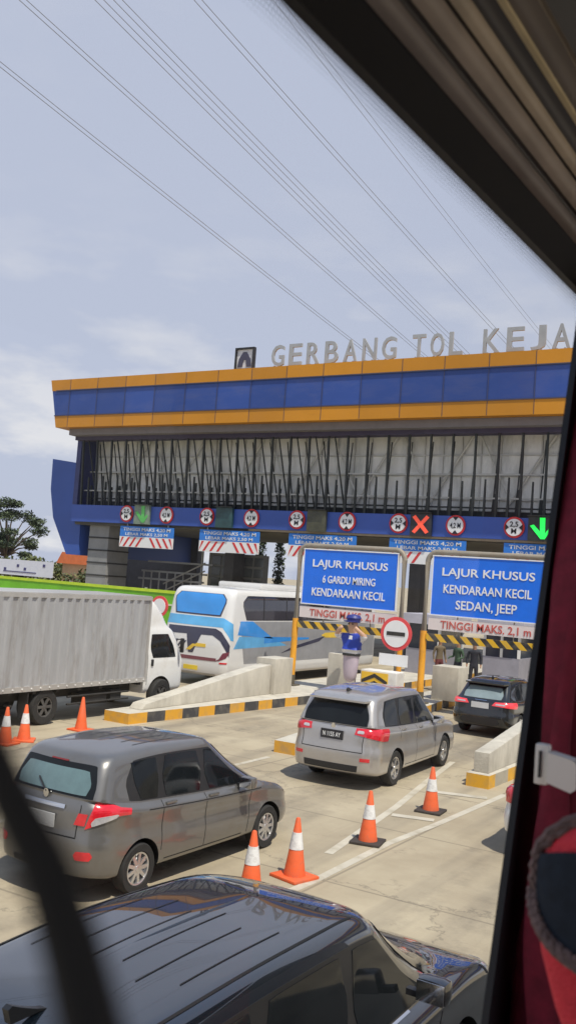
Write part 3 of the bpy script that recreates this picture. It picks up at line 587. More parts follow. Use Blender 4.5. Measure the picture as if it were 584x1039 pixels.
person((-12.75, 33.8, 0.26), -0.4, 'person in a greenish shirt and dark trousers, middle of the standing group', greenc, dk, arm=1)
person((-13.6, 34.1, 0.26), 0.9, 'person in khaki clothes at the left of the standing group', khaki, maroon)

so_ = (-13.75, 27.05, 0); st = thing('statue', 'painted officer statue in blue vest and cap with hands raised to its face', 'statue', so_)
m = MB(); m.lathe([(0.34, 0), (0.34, 0.55), (0.30, 0.62)], (0, 0, 0), 'Z', 20); m.build('pedestal', concrete, st)
J = dict(base=(0, 0, .68, .22, .18), legs=(0, 0, 1.10, .25, .20), pelvis=(0, 0, 1.50, .28, .21), waist=(0, 0, 1.72, .25, .19), chest=(0, 0, 2.02, .31, .21), neck=(0, 0, 2.24, .12, .12), head0=(0, -.02, 2.40, .16, .18), head1=(0, -.02, 2.58, .17, .19), head2=(0, 0, 2.72, .11, .12))
E_ = [('base', 'legs'), ('legs', 'pelvis'), ('pelvis', 'waist'), ('waist', 'chest'), ('chest', 'neck'), ('neck', 'head0'), ('head0', 'head1'), ('head1', 'head2')]
for s_, q in (('l', -1), ('r', 1)):
    J.update({'sh' + s_: (q * .33, 0, 2.14, .12), 'elb' + s_: (q * .52, -.14, 2.16, .09), 'wri' + s_: (q * .30, -.30, 2.40, .065), 'hand' + s_: (q * .20, -.30, 2.47, .07, .05)})
    E_ += [('chest', 'sh' + s_), ('sh' + s_, 'elb' + s_), ('elb' + s_, 'wri' + s_), ('wri' + s_, 'hand' + s_)]
def pick(c):
    if c.z > 2.27: return 0
    if abs(c.x) > .34: return 0 if c.z > 2.2 else 3
    if c.z < 1.60: return 2
    if 1.66 < c.z < 1.74 or (abs(c.x) < .035 and c.y < 0): return 3
    return 1
skinned('body', J, E_, 'pelvis', [M('statue_skin', (0.55, 0.33, 0.22), 0.5), M('statue_blue', (0.02, 0.05, 0.38), 0.5), M('statue_lilac', (0.48, 0.40, 0.46), 0.55), M('statue_white', (0.72, 0.72, 0.74), 0.5)], pick, st)
m = MB(); m.lathe([(0.215, 2.60), (0.22, 2.68), (0.25, 2.74), (0.2, 2.82), (0.001, 2.86)], (0, 0, 0), 'Z', 20); m.prism([(-0.2, -.12), (0.2, -.12), (0.17, -.34), (0, -.40), (-.17, -.34)], 2.62, 2.65, 'XY'); m.build('cap', M('cap_blue', (0.02, 0.03, 0.20), 0.5), st)
m = MB(); m.lathe([(0.30, 1.55), (0.30, 1.63)], (0, 0, 0), 'Z', 20, (1, .76)); m.build('belt', sign_black, st)
for q in (-1, 1): m = MB(); m.lathe([(0.001, -.02), (0.028, 0), (0.001, .02)], (q * 0.07, -0.19, 2.55), 'Y', 8); m.build('eye', sign_black, st)

# ------------------------------------------------------------------ vehicle shells
def pchip(v, t):
    n = len(v); i = min(max(int(t), 0), n - 2); f = t - i
    d = v[i + 1] - v[i]
    def slope(k):
        if k <= 0 or k >= n - 1: return d
        a, b_ = v[k] - v[k - 1], v[k + 1] - v[k]
        return 0.0 if a * b_ <= 0 else 2 * a * b_ / (a + b_)
    m0, m1 = slope(i), slope(i + 1); f2, f3 = f * f, f * f * f
    return (2 * f3 - 3 * f2 + 1) * v[i] + (f3 - 2 * f2 + f) * m0 + (-2 * f3 + 3 * f2) * v[i + 1] + (f3 - f2) * m1
def zprof(pts, y):
    if y <= pts[0][0]: return pts[0][1]
    if y >= pts[-1][0]: return pts[-1][1]
    for k in range(len(pts) - 1):
        if y <= pts[k + 1][0]:
            t = (y - pts[k][0]) / (pts[k + 1][0] - pts[k][0]); return pchip([p[1] for p in pts], k + t)
KEYS = ('w', 'yr', 'yf', 'rr', 'rf', 'br', 'bf', 'tr', 'tf')
class Shell:
    """a closed body: a stack of rounded plan outlines; pt(tau,u) is a point of the surface, u<0 is the left half"""
    def __init__(s, rings):
        D = dict(rr=.2, rf=.3, br=.05, bf=.1, tr=.02, tf=.04)
        s.r = [{**D, **q} for q in rings]; s.c = {}
    def ev(s, t):
        t = round(t, 5)
        if t not in s.c: s.c[t] = {k: pchip([q[k] for q in s.r], t) for k in KEYS}
        return s.c[t]
    def u_of_y(s, t, y):
        p = s.ev(t); a = p['yr'] + p['rr']; b_ = p['yf'] - p['rf']; return 2 + min(max((y - a) / max(b_ - a, 1e-4), 0), 1)
    def pt(s, t, u):
        t = min(max(t, 0), len(s.r) - 1); sg = -1 if u < 0 else 1; u = abs(u); p = s.ev(t); w, rr, rf = p['w'], min(p['rr'], p['w'] * .95), min(p['rf'], p['w'] * .95)
        if u < 1: x, y = u * (w - rr), p['yr']
        elif u < 2: a = (u - 1) * math.pi / 2; x, y = w - rr + rr * math.sin(a), p['yr'] + rr - rr * math.cos(a)
        elif u < 3: x, y = w, p['yr'] + rr + (u - 2) * (p['yf'] - rf - p['yr'] - rr)
        elif u < 4: a = (u - 3) * math.pi / 2; x, y = w - rf + rf * math.cos(a), p['yf'] - rf + rf * math.sin(a)
        else: x, y = (5 - u) * (w - rf), p['yf']
        q = x / max(w, 1e-4)
        if u < 2: y += -p['br'] * (1 - q * q)
        elif u > 3: y += p['bf'] * (1 - q * q)
        ym = (p['yr'] + p['yf']) / 2; hl = max((p['yf'] - p['yr']) / 2, 1e-3); v = (y - ym) / hl
        x *= 1 - (p['tf'] if v > 0 else p['tr']) * v * v
        i = min(int(t), len(s.r) - 2); ks = range(max(i - 1, 0), min(i + 3, len(s.r)))
        z = pchip([zprof(s.r[k]['z'], y) for k in ks], t - ks[0])
        cr = s.r[i].get('cr', 0) * (1 - (t - i)) + s.r[i + 1].get('cr', 0) * (t - i)
        return Vector((sg * x, y, z))
    def on(s, t, u, off):
        e = 1e-3; p = s.pt(t, u); ta = min(t + .01, len(s.r) - 1.0001); tb = max(t - .01, 0)
        a = s.pt(ta, u) - s.pt(tb, u); b_ = s.pt(t, u + .01) - s.pt(t, u - .01) if abs(u) > .011 else s.pt(t, .011) - s.pt(t, -.011)
        n = b_.cross(a)
        if n.length < 1e-12: return p
        return p + n.normalized() * off
    def body(s, name, mat, parent, per=5, arches=None, arch_w=0.3, extra=None, n2=44, clad=None):
        m = MB(); nr = len(s.r); taus = []
        for k in range(nr - 1): taus += [k + j / per for j in range(per)]
        taus.append(nr - 1)
        us = [j / 8 for j in range(8)] + [1 + j / 7 for j in range(7)] + [2 + j / n2 for j in range(n2)] + [3 + j / 7 for j in range(7)] + [4 + j / 8 for j in range(9)]
        allu = us + [-u for u in us[-2:0:-1]]
        V = [[m.b.verts.new(s.pt(t_, u)) for u in allu] for t_ in taus]; n = len(allu)
        for i in range(len(V) - 1):
            for j in range(n):
                k = (j + 1) % n; f = m.b.faces.new((V[i][j], V[i][k], V[i + 1][k], V[i + 1][j]))
                if clad is not None and taus[i] < clad: f.material_index = 1
        m.b.faces.new(V[0][::-1]).material_index = 1; m.b.faces.new(V[-1])
        mats = list(mat) if isinstance(mat, (list, tuple)) else [mat, black]
        ob = m.build(name, mats, None, smooth=0)
        if arches:
            c = MB(); w = max(q['w'] for q in s.r)
            for (y, z, r_) in arches:
                for q in (1, -1): c.cyl((q * (w - arch_w), y, z), (q * (w + .25), y, z), r_, n=40)
            cut = c.build('cut', [mats[0], mats[1]], None, smooth=0)
            for p in cut.data.polygons: p.material_index = 1
            md = ob.modifiers.new('b', 'BOOLEAN'); md.operation = 'DIFFERENCE'; md.object = cut; md.solver = 'EXACT'
            bpy.context.view_layer.update()
            me = bpy.data.meshes.new_from_object(ob.evaluated_get(bpy.context.evaluated_depsgraph_get())); ob.modifiers.clear(); old = ob.data; ob.data = me; me.name = name; bpy.data.meshes.remove(old)
            bpy.data.objects.remove(cut)
        me = ob.data; me.polygons.foreach_set('use_smooth', [True] * len(me.polygons)); me.set_sharp_from_angle(angle=R(38)); ob.parent = parent
        return ob
    def grid(s, m, f, nu, nv, off, n=0, skirt=.012):
        """f(a,b) -> (tau,u), a,b in 0..1; n rounds the corners"""
        P = []
        for i in range(nv + 1):
            row = []
            for j in range(nu + 1):
                a, b_ = j / nu, i / nv
                if n:
                    aa, bb_ = 2 * a - 1, 2 * b_ - 1
                    aa2 = aa * (1 - 0.5 * abs(bb_) ** n) ** 1 if False else aa
                    k = (1 - min(abs(aa), 1) ** n) ** (1 / n) if abs(aa) < 1 else 0.0
                    k = 0.15 + 0.85 * k
                    a, b_ = aa / 2 + .5, bb_ * k / 2 + .5
                t_, u = f(a, b_); row.append(s.on(t_, u, off))
            P.append(row)
        V = m.grid(P)
        if skirt:
            bd = [(0, j) for j in range(nu)] + [(i, nu) for i in range(nv)] + [(nv, j) for j in range(nu, 0, -1)] + [(i, 0) for i in range(nv, 0, -1)]
            def q(i, j):
                a, b_ = j / nu, i / nv
                if n:
                    aa, bb_ = 2 * a - 1, 2 * b_ - 1; k = (1 - min(abs(aa), 1) ** n) ** (1 / n) if abs(aa) < 1 else 0.0; k = .15 + .85 * k; a, b_ = aa / 2 + .5, bb_ * k / 2 + .5
                t_, u = f(a, b_); return m.b.verts.new(s.on(t_, u, off - skirt))
            sk = [q(*x) for x in bd]; top = [V[i][j] for i, j in bd]
            for k in range(len(bd)):
                l = (k + 1) % len(bd); m.b.faces.new((top[k], top[l], sk[l], sk[k]))
        return m
    def side(s, m, sg, yb, yt, tb, tt, off, n=0, nu=14, nv=6):
        """quad on the side: yb=(y0,y1) along the bottom, yt along the top, tau tb..tt (each may be a pair rear,front)"""
        tb = tb if isinstance(tb, tuple) else (tb, tb); tt = tt if isinstance(tt, tuple) else (tt, tt)
        def f(a, b_):
            t_ = (tb[0] * (1 - a) + tb[1] * a) * (1 - b_) + (tt[0] * (1 - a) + tt[1] * a) * b_
            y = (yb[0] * (1 - a) + yb[1] * a) * (1 - b_) + (yt[0] * (1 - a) + yt[1] * a) * b_
            return t_, sg * s.u_of_y(t_, y)
        return s.grid(m, f, nu, nv, off, n)
    def ring(s, m, ub, ut, tb, tt, off, n=0, nu=16, nv=6):
        tb = tb if isinstance(tb, tuple) else (tb, tb); tt = tt if isinstance(tt, tuple) else (tt, tt)
        def f(a, b_):
            t_ = (tb[0] * (1 - a) + tb[1] * a) * (1 - b_) + (tt[0] * (1 - a) + tt[1] * a) * b_
            return t_, (ub[0] * (1 - a) + ub[1] * a) * (1 - b_) + (ut[0] * (1 - a) + ut[1] * a) * b_
        return s.grid(m, f, nu, nv, off, n)
    def strip(s, m, path, w, off):
        pts = [s.on(t_, u, off) for t_, u in path]; nr = [(s.on(t_, u, off + .05) - p) for (t_, u), p in zip(path, pts)]
        A, B = [], []
        for i, p in enumerate(pts):
            d = (pts[min(i + 1, len(pts) - 1)] - pts[max(i - 1, 0)]); side_ = d.cross(nr[i])
            side_ = side_.normalized() * w / 2 if side_.length > 1e-9 else Vector((0, 0, w / 2))
            A.append(p + side_); B.append(p - side_)
        m.grid([A, B]); return m
    def yline(s, sg, y0, y1, t0, t1, n=12):
        return [(t0 + (t1 - t0) * k / n, sg * s.u_of_y(t0 + (t1 - t0) * k / n, y0 + (y1 - y0) * k / n)) for k in range(n + 1)]
    def uline(s, u0, u1, t0, t1, n=24): return [(t0 + (t1 - t0) * k / n, u0 + (u1 - u0) * k / n) for k in range(n + 1)]

_wheel = {}
def wheel(parent, x, y, r, w, spokes, rimmat, sg, rimf=0.64):
    key = (r, w, spokes, rimmat.name, sg)
    if key not in _wheel:
        m = MB(); ri = r * rimf
        m.lathe([(ri, -w / 2 + .01), (r * .93, -w / 2), (r * .99, -w * .36), (r, 0), (r * .99, w * .36), (r * .93, w / 2), (ri + .012, w / 2 - .004), (ri, w / 2 - .03), (ri * .97, w * .1), (.001, w * .1)], (0, 0, 0), 'X', 36)
        ty = m.build('wheel', rubber, None); tm = ty.data; bpy.data.objects.remove(ty)
        m = MB(); q = w / 2 - .012
        m.lathe([(ri * .90, q - .05), (ri * .90, q - .005), (ri, q), (ri, q - .05)], (0, 0, 0), 'X', 36); m.lathe([(.001, q + .004), (ri * .2, q), (ri * .26, q - .03)], (0, 0, 0), 'X', 16)
        for k in range(spokes):
            a = 2 * math.pi * k / spokes; ca, sa = math.cos(a), math.sin(a); ws0, ws1 = ri * .12, ri * (1.9 / spokes) * .5
            def pp(rr, t_, xx): return (xx, rr * ca - t_ * sa, rr * sa + t_ * ca)
            A = [pp(ri * .15, -ws0, q - .005), pp(ri * .15, ws0, q - .005), pp(ri * .93, ws1, q - .008), pp(ri * .93, -ws1, q - .008)]; B = [(a_[0] - .025, a_[1], a_[2]) for a_ in A]
            m.face(A)
            for i in range(4): m.face([A[i], A[(i + 1) % 4], B[(i + 1) % 4], B[i]])
        if sg < 0:
            for v in m.b.verts: v.co.x *= -1
        rm = m.build('rim', rimmat, None); rmm = rm.data; bpy.data.objects.remove(rm); _wheel[key] = (tm, rmm)
    tm, rmm = _wheel[key]
    if sg < 0 and not key in _wheel: pass
    o = bpy.data.objects.new('wheel', tm); COL.objects.link(o); o.parent = parent; o.location = (x, y, r)
    if sg < 0: pass
    d = bpy.data.objects.new('rim', rmm); COL.objects.link(d); d.parent = o
    return o

def mpv_rings(W, yr, yf, belt, roof, base_r, base_f, top_r, top_f, roofw, rr=.22, rf=.38, zb=.24, br=.06, bf=.16, basew=None, bump=.56, shoulder=.05):
    bw = basew or W - .115
    def sc(k): return [(y, zb + (z - zb) * k) for y, z in belt]
    return [dict(w=W - .12, yr=yr + .12, yf=yf - .12, z=[(yr, zb + .05), (yr + .5, zb), (yf - .5, zb), (yf, zb + .02)], rr=rr, rf=rf, br=br, bf=bf),
            dict(w=W - .03, yr=yr + .02, yf=yf - .02, z=[(yr, zb + .10), (yr + .5, zb + .06), (yf - .5, zb + .06), (yf, zb + .08)], rr=rr, rf=rf, br=br, bf=bf),
            dict(w=W, yr=yr, yf=yf, z=sc(.42), rr=rr, rf=rf, br=br, bf=bf),
            dict(w=W - .020, yr=yr + .03, yf=yf - .02, z=sc(.66), rr=rr, rf=rf, br=br, bf=bf),
            dict(w=W - .003, yr=yr + .06, yf=yf - .10, z=sc(.90), rr=rr, rf=rf, br=br, bf=bf),
            dict(w=W - shoulder, yr=yr + .10, yf=yf - .22, z=sc(1.0), rr=rr, rf=rf, br=br, bf=bf),
            dict(w=bw, yr=base_r, yf=base_f, z=[(y, z + .025) for y, z in belt], rr=rr * .5, rf=.34, br=br, bf=.2, tf=.05),
            dict(w=roofw + .02, yr=top_r, yf=top_f, z=[(y, z - .07) for y, z in roof], rr=rr * .42, rf=.26, br=br * .8, bf=.12, tr=.05, tf=.06),
            dict(w=roofw - .07, yr=top_r + .09, yf=top_f - .13, z=roof, rr=rr * .5, rf=.22, br=br * .8, bf=.1, tr=.05, tf=.06),
            dict(w=.02, yr=top_r + .5, yf=top_f - .6, z=[(y, z + .035) for y, z in roof], rr=.01, rf=.01, br=0, bf=0)]
def car_common(t, sh, paint, wheels, r, ww, spokes, rimmat, half, windows, tb, tt, dlo, rear, seams, handles, glassm=darkglass, rearglass=None, mirror=None, arch_r=None):
    ar = arch_r or r + .055
    body = sh.body('body', [paint, black], t, arches=[(y, r, ar) for y in wheels])
    for sg in (1, -1):
        for y in wheels: wheel(t, sg * (half - ww / 2 - .01), y, r, ww, spokes, rimmat, sg)
    for sg in (1, -1):
        m = MB(); sh.side(m, sg, dlo[0], dlo[1], tb - .05, min(tt + .05, 6.99), .003, 10, 26, 6); m.build('window_trim', black, t, smooth=40)
        for yb, yt in windows:
            m = MB(); sh.side(m, sg, yb, yt, tb, tt, .008, 9); m.build('side_window', glassm, t, smooth=40)
        m = MB()
        for path in seams(sg): sh.strip(m, path, .012, .0015)
        m.build('door_seam', M('seam_black', (0.01, 0.01, 0.01), 0.9), t, smooth=0, fix=False)
        for y, ta in handles:
            p = sh.on(ta, sg * sh.u_of_y(ta, y), .012); m = MB(); m.box((p.x - .018, p.y - .10, p.z - .016), (p.x + .018, p.y + .10, p.z + .016), bev=.008); m.build('door_handle', paint if mirror is None or len(mirror) < 4 else mirror[3], t)
    (ub, ut, ta, tz) = rear
    m = MB(); sh.ring(m, (-ub - .03, ub + .03), (-ut - .03, ut + .03), ta - .06, min(tz + .05, 6.99), .003, 9, 26, 8); m.build('rear_window_trim', black, t, smooth=40)
    m = MB(); sh.ring(m, (-ub, ub), (-ut, ut), ta, tz, .008, 8, 26, 8); m.build('rear_window', rearglass or glassm, t, smooth=40)
    m = MB()
    def fws(a, b_):
        q = (2 * a - 1) * (1.65 * (1 - b_) + 1.55 * b_); q = q if abs(q) > 1e-4 else 1e-4
        return 6.06 + .87 * b_, math.copysign(5 - abs(q), q)
    sh.grid(m, fws, 21, 8, .006, 0); m.build('windscreen', glassm, t, smooth=40)
    if mirror:
        y, x, z = mirror[:3]
        for sg in (1, -1):
            m = MB(); m.box((sg * x - .11, y - .07, z - .075), (sg * x + .11, y + .07, z + .085), bev=.05); ob = m.build('mirror', mirror[3] if len(mirror) > 3 else paint, t)
            m = MB(); m.box((sg * x - .095, y - .078, z - .06), (sg * x + .095, y - .0705, z + .07), bev=.003); m.build('mirror_glass', chrome, ob)
            m = MB(); m.box((sg * (x - .09) - .1, y - .02, z - .07), (sg * (x - .09) + .02, y + .04, z - .03)); m.build('mirror_arm', black, ob)
    return body
def plate(t, sh, tau, wd_, hd, dark, txt=None):
    p = sh.on(tau, 0, .012); m = MB(); m.box((-wd_ / 2, p.y - .012, p.z - hd / 2), (wd_ / 2, p.y + .01, p.z + hd / 2))
    o = m.build('number_plate', M('plate_black', (0.02, 0.02, 0.025), 0.4) if dark else M('plate_white', (0.6, 0.6, 0.6), 0.4), t, smooth=0)
    if txt:
        m = MB(); m.text(txt, 0, p.y - .016, p.z - hd * .25, wd_ * .8, hd * .5, .003, .01); m.build('lettering', sign_white if dark else sign_black, o, smooth=0)
    return p

# --- silver MPV
silver = M('paint_silver', (0.45, 0.43, 0.415), 0.32, 0.55, var=0.05, scale=1.2, coat=1.0, dirt=(0.34, 0.29, 0.22, 0.35), dscale=2)
t = thing('parked_car', 'silver people carrier with wide red tail lights, in the middle lane', 'car', (-8.50, 17.15, 0), 0.035); t.name = 'car'
belt = [(-1.05, 1.16), (0, 1.09), (1.6, 1.03), (2.6, 1.01), (3.2, .94), (3.7, .80)]
roof = [(-1.0, 1.66), (-.5, 1.72), (.4, 1.755), (1.3, 1.74), (2.0, 1.67)]
sh = Shell(mpv_rings(.915, -1.03, 3.68, belt, roof, -.94, 2.72, -.76, 1.72, .70, rr=.27, br=.09, basew=.84))
SC = [((-.55, .12), (-.42, .12)), ((.20, .98), (.20, .95)), ((1.06, 2.15), (1.03, 1.58))]
def seams_i(sg): return [sh.yline(sg, .15, .15, 5.9, 3.4, 8), sh.yline(sg, 1.02, 1.02, 5.9, 1.2), sh.yline(sg, 2.18, 2.10, 5.9, 1.2), [(1.25, sg * sh.u_of_y(1.25, .45 + k * .165)) for k in range(11)]]
car_common(t, sh, silver, (0, 2.75), .335, .215, 5, alloy, .90, SC, 6.14, 6.84, ((-.60, 2.26), (-.46, 1.66)), (1.02, 1.0, 6.08, 6.84), seams_i, ((.30, 4.55), (1.22, 4.55)), mirror=(1.98, 1.0, 1.10))
for sg in (1, -1):
    m = MB(); sh.ring(m, (sg * .72, sg * 2.06), (sg * .78, sg * 2.075), (3.75, 3.35), (4.7, 5.1), .010, 0, 22, 5); q = m.build('tail_light', redlens, t, smooth=40)
    m = MB(); sh.ring(m, (sg * .78, sg * 1.02), (sg * .82, sg * 1.02), 3.9, 4.3, .014, 6, 10, 4); m.build('reversing_lens', clearlens, q, smooth=40)
    m = MB(); sh.ring(m, (sg * .95, sg * 1.35), (sg * .95, sg * 1.35), 1.75, 1.95, .008, 0, 8, 3); m.build('bumper_reflector', redlens, t, smooth=0)
m = MB(); sh.strip(m, sh.uline(-1.0, 1.0, 2.35, 2.35), .014, .002); sh.strip(m, sh.uline(-1.5, 1.5, 5.55, 5.55), .012, .002)
sh.strip(m, [(2.35 + k * .3, 1.02) for k in range(8)], .012, .002); sh.strip(m, [(2.35 + k * .3, -1.02) for k in range(8)], .012, .002); m.build('tailgate_seam', MC['seam_black'], t, smooth=0, fix=False)
m = MB(); sh.ring(m, (-.42, .42), (-.42, .42), 4.85, 5.1, .012, 0, 12, 3); m.build('chrome_strip', chrome, t, smooth=40)
m = MB(); sh.ring(m, (-.9, .9), (-.9, .9), 1.05, 1.5, .006, 0, 14, 3); m.build('lower_bumper', black, t, smooth=40)
plate(t, sh, 3.55, .46, .17, True, 'N 1155 AY')
m = MB(); p = sh.on(6.93, 0, 0); m.prism([(-.58, p.y - .13), (.58, p.y - .13), (.62, p.y + .12), (-.62, p.y + .12)], p.z + .01, p.z + .045, 'XY'); m.build('spoiler', silver, t)
m = MB(); m.prism([(.25, 0), (.02, .0), (.0, .045), (.05, .07)], -.018, .018, 'YZ'); q = m.build('antenna', black, t); q.location = (0, -.55, 1.745)
m = MB(); p = sh.on(5.3, 0, .02); m.lathe([(.055, -.01), (.05, 0), (.035, -.004), (.035, -.012)], (0, p.y, p.z - .02), 'Y', 18, (1, .75)); m.build('badge', chrome, t)

# --- grey MPV
greyp = M('paint_grey', (0.178, 0.172, 0.165), 0.35, 0.55, var=0.06, scale=1.2, coat=1.0, dirt=(0.15, 0.12, 0.08, 0.35), dscale=2)
t = thing('car', 'dark grey people carrier with teal rear window and tall corner lights', 'car', (-8.02, 9.05, 0), -0.02, None)
belt = [(-.75, 1.15), (0, 1.04), (1.5, .97), (2.5, .94), (3.0, .86), (3.5, .70)]
roof = [(-.8, 1.585), (-.3, 1.64), (.5, 1.675), (1.3, 1.655), (2.0, 1.58)]
sh = Shell(mpv_rings(.845, -.77, 3.49, belt, roof, -.67, 2.72, -.52, 1.62, .655, rr=.29, br=.09, basew=.775))
SC = [((-.02, .33), (-.17, .33)), ((.42, 1.20), (.42, 1.16)), ((1.29, 2.28), (1.25, 1.60))]
def seams_e(sg): return [sh.yline(sg, .37, .37, 5.9, 1.6), sh.yline(sg, 1.24, 1.24, 5.9, 1.2), sh.yline(sg, 2.30, 2.22, 5.9, 1.2), [(1.2, sg * sh.u_of_y(1.2, .45 + k * .165)) for k in range(11)], [(4.15, sg * sh.u_of_y(4.15, .1 + k * .22)) for k in range(12)]]
tealg = M('rear_glass_teal', (0.10, 0.17, 0.175), 0.06, var=0.25, scale=2.2, coat=1.0, spec=0.8)
car_common(t, sh, greyp, (0, 2.74), .30, .19, 9, alloy, .835, SC, 6.14, 6.84, ((-.30, 2.42), (-.16, 1.70)), (.97, .95, 6.16, 6.74), seams_e, ((.52, 4.6), (1.40, 4.6)), rearglass=tealg, mirror=(2.02, .94, 1.04))
m = MB(); sh.ring(m, (-1.22, 1.22), (-1.18, 1.18), 6.02, 6.90, .0055, 7, 26, 8); m.build('rear_glass_surround', darkglass, t, smooth=40)
for o_ in list(t.children):
    if o_.name.startswith('rear_window') and 'trim' not in o_.name:
        for v in o_.data.vertices: v.co.y -= .004
for sg in (1, -1):
    m = MB(); sh.ring(m, (sg * 1.22, sg * 2.055), (sg * 1.42, sg * 2.055), (3.05, 3.9), (5.6, 4.5), .012, 0, 20, 8); q = m.build('tail_light', redlens, t, smooth=40)
    m = MB(); sh.ring(m, (sg * 1.32, sg * 1.94), (sg * 1.36, sg * 1.96), (3.16, 3.75), (3.60, 3.98), .017, 6, 14, 4); m.build('reversing_lens', clearlens, q, smooth=40)
    m = MB(); sh.ring(m, (sg * .92, sg * 1.20), (sg * .98, sg * 1.22), 3.2, 3.75, .010, 0, 8, 3); m.build('inner_light', redlens, q, smooth=40)
    m = MB(); sh.ring(m, (sg * 1.0, sg * 1.45), (sg * 1.0, sg * 1.45), 1.65, 1.95, .008, 5, 8, 3); m.build('bumper_reflector', redlens, t, smooth=0)
m = MB(); sh.ring(m, (-.60, .60), (-.60, .60), 3.85, 4.15, .016, 0, 14, 3); m.build('chrome_strip', chrome, t, smooth=40)
m = MB(); sh.strip(m, sh.uline(-1.0, 1.0, 2.55, 2.55), .014, .002); sh.strip(m, [(2.55 + k * .26, 1.0) for k in range(8)], .012, .002); sh.strip(m, [(2.55 + k * .26, -1.0) for k in range(8)], .012, .002)
m.build('tailgate_seam', MC['seam_black'], t, smooth=0, fix=False)
plate(t, sh, 3.2, .42, .15, False)
m = MB(); sh.ring(m, (-.75, .75), (-.75, .75), 1.05, 1.35, .006, 0, 14, 3); m.build('lower_bumper', black, t, smooth=40)
for k in range(6):
    x = -.40 + k * .16; tq = 8 + (1 - (abs(x) - .02) / .565); sg = 1 if x > 0 else -1
    m = MB(); sh.strip(m, [(tq, sg * sh.u_of_y(tq, .12 + .055 * j)) for j in range(15)], .022, .004); m.build('roof_rib', M('paint_grey_groove', (0.085, 0.085, 0.088), 0.4, 0.4, coat=.6), t, smooth=0, fix=False)
m = MB(); p = sh.on(6.25, -.1, .03); m.tube([sh.on(6.02, 0, .03), sh.on(6.2, -.12, .02), sh.on(6.42, -.34, .018)], .011, 6); m.build('wiper', black, t)
m = MB(); p = sh.on(5.5, 0, .02); m.lathe([(.05, -.012), (.045, 0), (.001, -.004)], (0, p.y, p.z), 'Y', 18, (1, .85)); m.build('badge', chrome, t)
m = MB(); sh.ring(m, (-.25, .25), (-.25, .25), 6.90, 6.96, .012, 0, 8, 2); m.build('brake_lamp', M('dull_red', (0.18, 0.02, 0.02), 0.3), t)

# --- black MPV right below the bus window
blackp = M('paint_black', (0.003, 0.006, 0.010), 0.25, 0.0, var=0.1, coat=1.0)
blackp.node_tree.nodes['Principled BSDF'].inputs['Coat IOR'].default_value = 2.0; blackp.node_tree.nodes['Principled BSDF'].inputs['Coat Roughness'].default_value = 0.015
t = thing('car', 'glossy black people carrier seen from above right beside the bus', 'car', (-3.30, 4.10, 0), -0.01)
belt = [(-1.1, 1.08), (0, 1.04), (1.7, 1.02), (2.7, 1.02), (3.3, .97), (3.83, .82)]
roof = [(-1.1, 1.69), (-.6, 1.755), (.35, 1.79), (1.2, 1.77), (1.95, 1.68)]
sh = Shell(mpv_rings(.885, -1.18, 3.83, belt, roof, -1.08, 2.83, -.92, 1.78, .69, rr=.2, br=.06, basew=.80))
SC = [((-.60, .15), (-.48, .15)), ((.23, 1.15), (.23, 1.12)), ((1.24, 2.36), (1.20, 1.74))]
def seams_b(sg): return [sh.yline(sg, .19, .19, 5.9, 2.2), sh.yline(sg, 1.19, 1.19, 5.9, 1.2), sh.yline(sg, 2.42, 2.34, 5.9, 1.2), [(1.2, sg * sh.u_of_y(1.2, .45 + k * .16)) for k in range(11)]]
car_common(t, sh, blackp, (0, 2.86), .33, .21, 5, alloy, .87, SC, 6.12, 6.84, ((-.66, 2.50), (-.54, 1.80)), (1.08, 1.05, 6.10, 6.80), seams_b, ((.32, 4.5), (1.20, 4.5)), mirror=(1.92, .99, 1.26, blackp))
for sg in (1, -1):
    m = MB(); sh.strip(m, [(8.0, sg * sh.u_of_y(8.0, -.70 + k * .22)) for k in range(11)], .018, .003); m.build('roof_moulding', M('rail_dark', (0.004, 0.004, 0.005), 0.8), t, smooth=0, fix=False)
    m = MB(); sh.ring(m, (sg * 3.0, sg * 3.9), (sg * 3.05, sg * 3.8), (4.05, 3.95), (4.95, 4.75), .010, 0, 12, 4); m.build('headlight', clearlens, t, smooth=40)
    m = MB(); sh.ring(m, (sg * .6, sg * 2.02), (sg * .7, sg * 2.04), 3.5, 5.0, .010, 0, 16, 4); m.build('tail_light', redlens, t, smooth=40)
    m = MB(); sh.strip(m, [(5.98, sg * sh.u_of_y(5.98, -.6 + k * .2)) for k in range(14)], .022, .006); m.build('chrome_strip', chrome, t, smooth=0, fix=False)
for k in range(6):
    x = -.40 + k * .16; tq = 8 + (1 - (abs(x) - .02) / .60); sg = 1 if x > 0 else -1
    m = MB(); sh.strip(m, [(tq, sg * sh.u_of_y(tq, -.25 + .12 * (k % 2) + .066 * j)) for j in range(15)], .009, .003); m.build('roof_groove', MC['rail_dark'], t, smooth=0, fix=False)
m = MB(); m.b.free(); m = MB()
prof = [(-.12, 0, .022), (-.02, .04, .02), (.06, .065, .012), (.10, .05, .004)]
m.prism([(.12, 0), (-.10, 0), (-.125, .07), (-.10, .082), (-.04, .055), (.05, .02)], -.02, .02, 'YZ'); q = m.build('antenna', M('paint_black_fin', (0.012, 0.012, 0.013), 0.3), t); q.location = (.09, -.80, 1.765)
m = MB(); sh.strip(m, sh.uline(4.0, 4.9999, 6.99, 6.99), .03, .008); sh.strip(m, sh.uline(-4.9999, -4.0, 6.99, 6.99), .03, .008); m.build('windscreen_trim', M('trim_grey', (0.25, 0.25, 0.26), 0.3, 0.7), t, smooth=0, fix=False)

